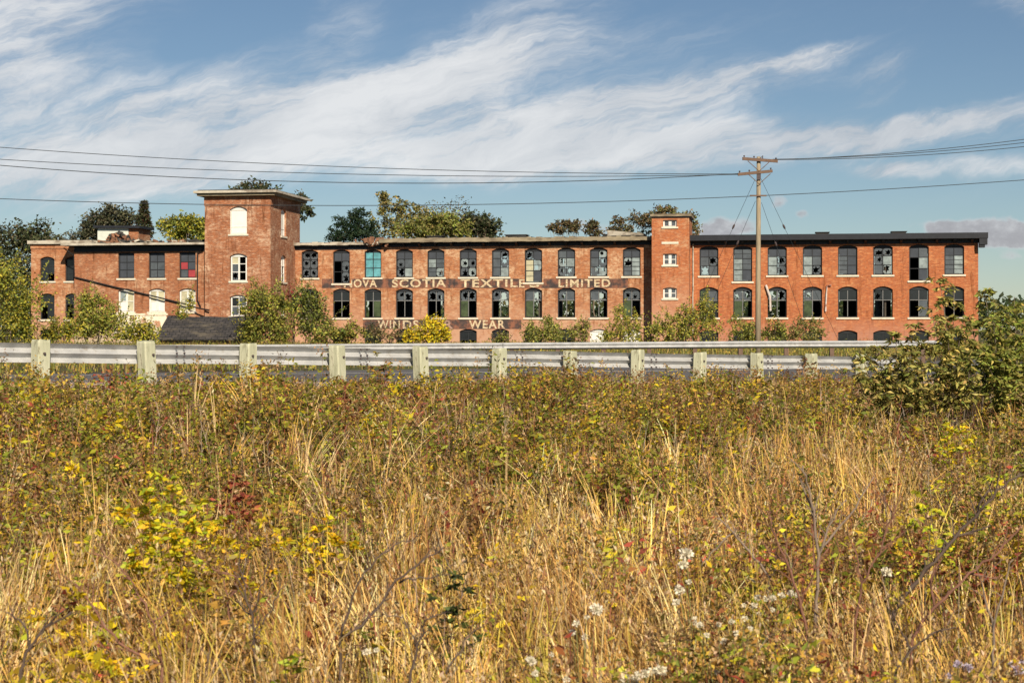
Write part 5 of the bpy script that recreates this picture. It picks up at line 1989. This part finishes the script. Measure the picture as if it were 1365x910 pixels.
def twigs(name, label, Z, segs, mat, rad, group):
    """bare branches: chains of pixel points, first point is the foot"""
    Z = zcan(segs[0][0][0], segs[0][0][1])
    rad = rad * Z / 7.6
    b = ray(segs[0][0][0], segs[0][0][1], Z)
    g = hz(b.x, Z)
    t = thing(name, label, 'bare shrub', (b.x, Z, g), 0, group)
    mb = MB()
    o_ = Vector((b.x, Z, g))
    for k, sg in enumerate(segs):
        pts = [ray(x, y, Z + .02 * (i * ((k % 3) - 1))) - o_ for i, (x, y) in enumerate(sg)]
        if k == 0:
            pts = [Vector((0, 0, -.05))] + pts
        # finer, slightly crooked line
        fine = []
        for i in range(len(pts) - 1):
            for j in range(4):
                q = pts[i].lerp(pts[i + 1], j / 4)
                fine.append(q + Vector((random.uniform(-1, 1), random.uniform(-1, 1), random.uniform(-1, 1))) * .011)
        fine.append(pts[-1])
        m_ = len(fine)
        r0 = rad * (1 if k == 0 else .65)
        mb.tube(fine, [r0 * (1 - .7 * i / m_) for i in range(m_)], 6)
        for i in range(2, m_ - 1):
            if random.random() < .8:
                d_ = (fine[i + 1] - fine[i - 1]).normalized()
                s_ = Vector((random.uniform(-1, 1), random.uniform(-.6, .6), random.uniform(-.2, 1))).normalized()
                e_ = fine[i] + (d_ * .6 + s_ * .8) * random.uniform(.05, .16)
                mb.tube([fine[i], fine[i].lerp(e_, .5) + Vector((0, 0, .008)), e_], [r0 * .35, r0 * .25, r0 * .12], 4, cap=False)
    mb.build('branches', MT[mat], t, True)
    return t


gt = 'bare branches among the foreground weeds'
twigs('bare_shrub', 'dark bare branch slanting up from lower left of centre', 6.17, [[(455, 850), (490, 825), (530, 775), (565, 745), (592, 728)], [(455, 850), (475, 780), (500, 745), (535, 722), (560, 714)], [(530, 775), (560, 770), (600, 765)]], 'twig', .009, gt)
twigs('bare_shrub', 'dark forked twig at the bottom just left of the middle', 6.05, [[(545, 905), (555, 860), (570, 825), (590, 815)], [(555, 860), (535, 825), (500, 812)], [(595, 900), (620, 850), (645, 835)]], 'twig', .008, gt)
twigs('bare_shrub', 'grey upright forked branch in the right foreground', 7.0, [[(1088, 800), (1092, 740), (1085, 690), (1078, 650), (1070, 620)], [(1092, 740), (1110, 690), (1128, 665)], [(1092, 735), (1140, 675), (1165, 635)], [(1085, 690), (1065, 635)], [(1088, 800), (1088, 860)]], 'pale_twig', .010, gt)
twigs('bare_shrub', 'long dark branches slanting up to the right edge', 6.71, [[(1190, 815), (1225, 770), (1265, 725), (1300, 690), (1330, 655), (1360, 630)], [(1225, 770), (1275, 715), (1320, 700)], [(1300, 690), (1322, 640)], [(1265, 725), (1240, 735)]], 'twig', .012, gt)
twigs('bare_shrub', 'short dark branch near the bottom right', 6.22, [[(1195, 890), (1215, 865), (1240, 845), (1275, 835)], [(1215, 865), (1200, 840), (1190, 815)]], 'twig', .008, gt)
twigs('bare_shrub', 'grey brown dead stalk leaning left in the right half of the weeds', 6.93, [[(1025, 770), (1000, 735), (978, 708), (955, 690)], [(978, 708), (950, 735), (935, 755)]], 'pale_twig', .008, gt)
twigs('bare_shrub', 'reddish bare stems below the yellow green shrub on the left', 6.6, [[(215, 885), (180, 870), (140, 835), (115, 800), (100, 775)], [(215, 885), (205, 830), (180, 780), (150, 745), (115, 735)], [(205, 830), (225, 815)]], 'red_twig', .009, gt)
twigs('bare_shrub', 'dark reddish branch in the lower left corner', 6.17, [[(25, 905), (40, 860), (60, 835), (95, 815)], [(40, 860), (30, 830), (10, 815)]], 'twig', .010, gt)
twigs('bare_shrub', 'reddish grey stems crossing right of the yellow green shrub', 6.83, [[(305, 800), (325, 770), (285, 760), (262, 740)], [(305, 800), (300, 770), (275, 745), (250, 728)], [(325, 770), (340, 800), (345, 850)]], 'red_twig', .007, gt)
twigs('bare_shrub', 'dead grey brown stems at the right edge of the foreground', 6.5, [[(1320, 900), (1325, 840), (1340, 780), (1350, 745)], [(1325, 840), (1310, 780), (1315, 760)]], 'pale_twig', .008, gt)


twigs('bare_shrub', 'dark reddish twiggy brush left of the grey upright forked branch', 8, [[(1075, 850), (1068, 800), (1050, 750), (1030, 705), (1022, 680)], [(1068, 800), (1085, 760), (1082, 700)], [(1050, 750), (1030, 740), (1015, 720)], [(1085, 760), (1105, 730)]], 'red_twig', .008, gt)
twigs('bare_shrub', 'dark reddish twiggy stems right of the grey upright forked branch', 8, [[(1140, 830), (1150, 780), (1172, 735), (1190, 690), (1200, 660)], [(1150, 780), (1140, 740), (1130, 700)], [(1172, 735), (1195, 720)], [(1190, 690), (1178, 660)]], 'red_twig', .007, gt)
twigs('bare_shrub', 'second dark reddish branch running below the long one at the right edge', 8, [[(1215, 850), (1245, 810), (1290, 765), (1330, 735), (1362, 700)], [(1245, 810), (1240, 770), (1255, 745)], [(1290, 765), (1330, 770)]], 'red_twig', .010, gt)
twigs('bare_shrub', 'cluster of dark upright twigs left of the bottom middle', 8, [[(338, 860), (335, 820), (325, 780), (318, 750)], [(335, 820), (350, 780), (356, 755)], [(338, 860), (362, 810), (380, 780)], [(335, 820), (315, 800)]], 'twig', .008, gt)


def flowers(name, label, cat, Z, foot, heads, col, size, stem, group=None):
    """a plant whose flower or seed heads sit at the given pixels"""
    Z = zcan(foot[0], min(905, max(q[1] for q in heads) + 12))
    size = size * Z / 6.6
    b = ray(foot[0], foot[1], Z)
    g = hz(b.x, Z)
    t = thing(name, label, cat, (b.x, Z, g), 0, group)
    o_ = Vector((b.x, Z, g))
    mb = MB()
    for i, hd in enumerate(heads):
        k = hd[2] if len(hd) > 2 else 1.0
        q = ray(hd[0], hd[1], Z + random.uniform(-.06, .06)) - o_
        mb.tube([(0, 0, -.04), q * .55 + Vector((0, 0, .05)), q], [.004, .003, .002], 5)
        m_ = int(110 * k)
        r_ = size * k
        d = unit(rng.normal(size=(m_, 3)))
        P = np.array(q)[None] + d * r_ * rng.uniform(.1, .8, (m_, 1)) * [1, 1, .8]
        L = np.full(m_, r_ * .75) * rng.uniform(.6, 1.2, m_)
        quad_mesh('flower_head', *leaf_arrays(P, d, L, L * .7, pick([col], m_, .08)), LEAF, t)
    mb.build('stems', MT[stem], t, True)
    return t


gw = 'white seed heads in the foreground'
CRM = (.86, .80, .64)
flowers('seed_head_plant', 'tallest white fluffy seed head plant right of centre', 'seed head plant', 6.22, (930, 860), [(915, 738, 1.3), (911, 752, 1.0), (906, 785), (901, 802, .8), (918, 775, .6), (925, 826, .8)], CRM, .018, 'stemgreen', gw)
flowers('seed_head_plant', 'row of small white seed heads along a stem in the lower right', 'seed head plant', 6.17, (990, 880), [(1010, 796, .9), (1020, 797, .8), (1030, 796, .9), (1042, 793, .9), (1054, 790, .9), (1062, 792, .7), (1005, 806, .9), (1012, 818, .7), (1030, 812, .7), (992, 806, .7)], CRM, .014, 'stemgreen', gw)
flowers('seed_head_plant', 'scattered white seed heads below the row in the lower right', 'seed head plant', 6.05, (965, 905), [(993, 824, .8), (975, 828, .8), (958, 832, .7), (981, 843, .8), (1000, 837, .7), (942, 846, .8), (965, 854, .9), (932, 832, .9), (956, 896, .8)], CRM, .014, 'stemgreen', gw)
flowers('seed_head_plant', 'white fluffy seed head in the tan grass near the middle bottom', 'seed head plant', 6.28, (775, 880), [(795, 812, 1.3), (768, 830, .7), (782, 822, .6), (763, 842, .7), (780, 848, .7)], CRM, .017, 'stemgreen', gw)
flowers('seed_head_plant', 'cream seed head low in the middle of the bottom edge', 'seed head plant', 6.0, (720, 915), [(708, 880, 1.1), (714, 897, .8), (736, 872, .6), (755, 905, .8)], CRM, .016, 'stemgreen', gw)
flowers('seed_head_plant', 'group of white seed heads at the bottom between middle and right', 'seed head plant', 6.0, (870, 925), [(835, 905, 1.1), (850, 901, 1.0), (860, 897, .9), (868, 895, .9), (881, 893, 1.2), (846, 908, .8)], CRM, .018, 'stemgreen', gw)
flowers('seed_head_plant', 'small white seed head left of the middle near the bottom edge', 'seed head plant', 6.0, (500, 900), [(489, 868, .9), (501, 866, .7)], CRM, .016, 'stemgreen', gw)
flowers('seed_head_plant', 'single pale seed head right of the upright forked branch', 'seed head plant', 6.38, (1190, 820), [(1183, 762, 1.0), (1178, 760, .7)], CRM, .017, 'stemgreen', gw)
flowers('wild_flower', 'pale lilac wild flowers at the bottom right', 'wild flower', 6.0, (1285, 925), [(1277, 885, 1.0), (1290, 889, 1.0), (1264, 900, .8)], (.66, .58, .68), .016, 'stemgreen', 'lilac flowers in the foreground')
flowers('wild_flower', 'pale lilac wild flower in the bottom right corner', 'wild flower', 6.0, (1350, 925), [(1357, 893, 1.2), (1347, 885, .7), (1362, 880, .7)], (.66, .58, .68), .016, 'stemgreen', 'lilac flowers in the foreground')
flowers('wild_flower', 'single bright yellow flower high in the left foreground weeds', 'wild flower', 7.48, (100, 690), [(97, 625, 1.2)], (.80, .62, .02), .022, 'stemgreen')
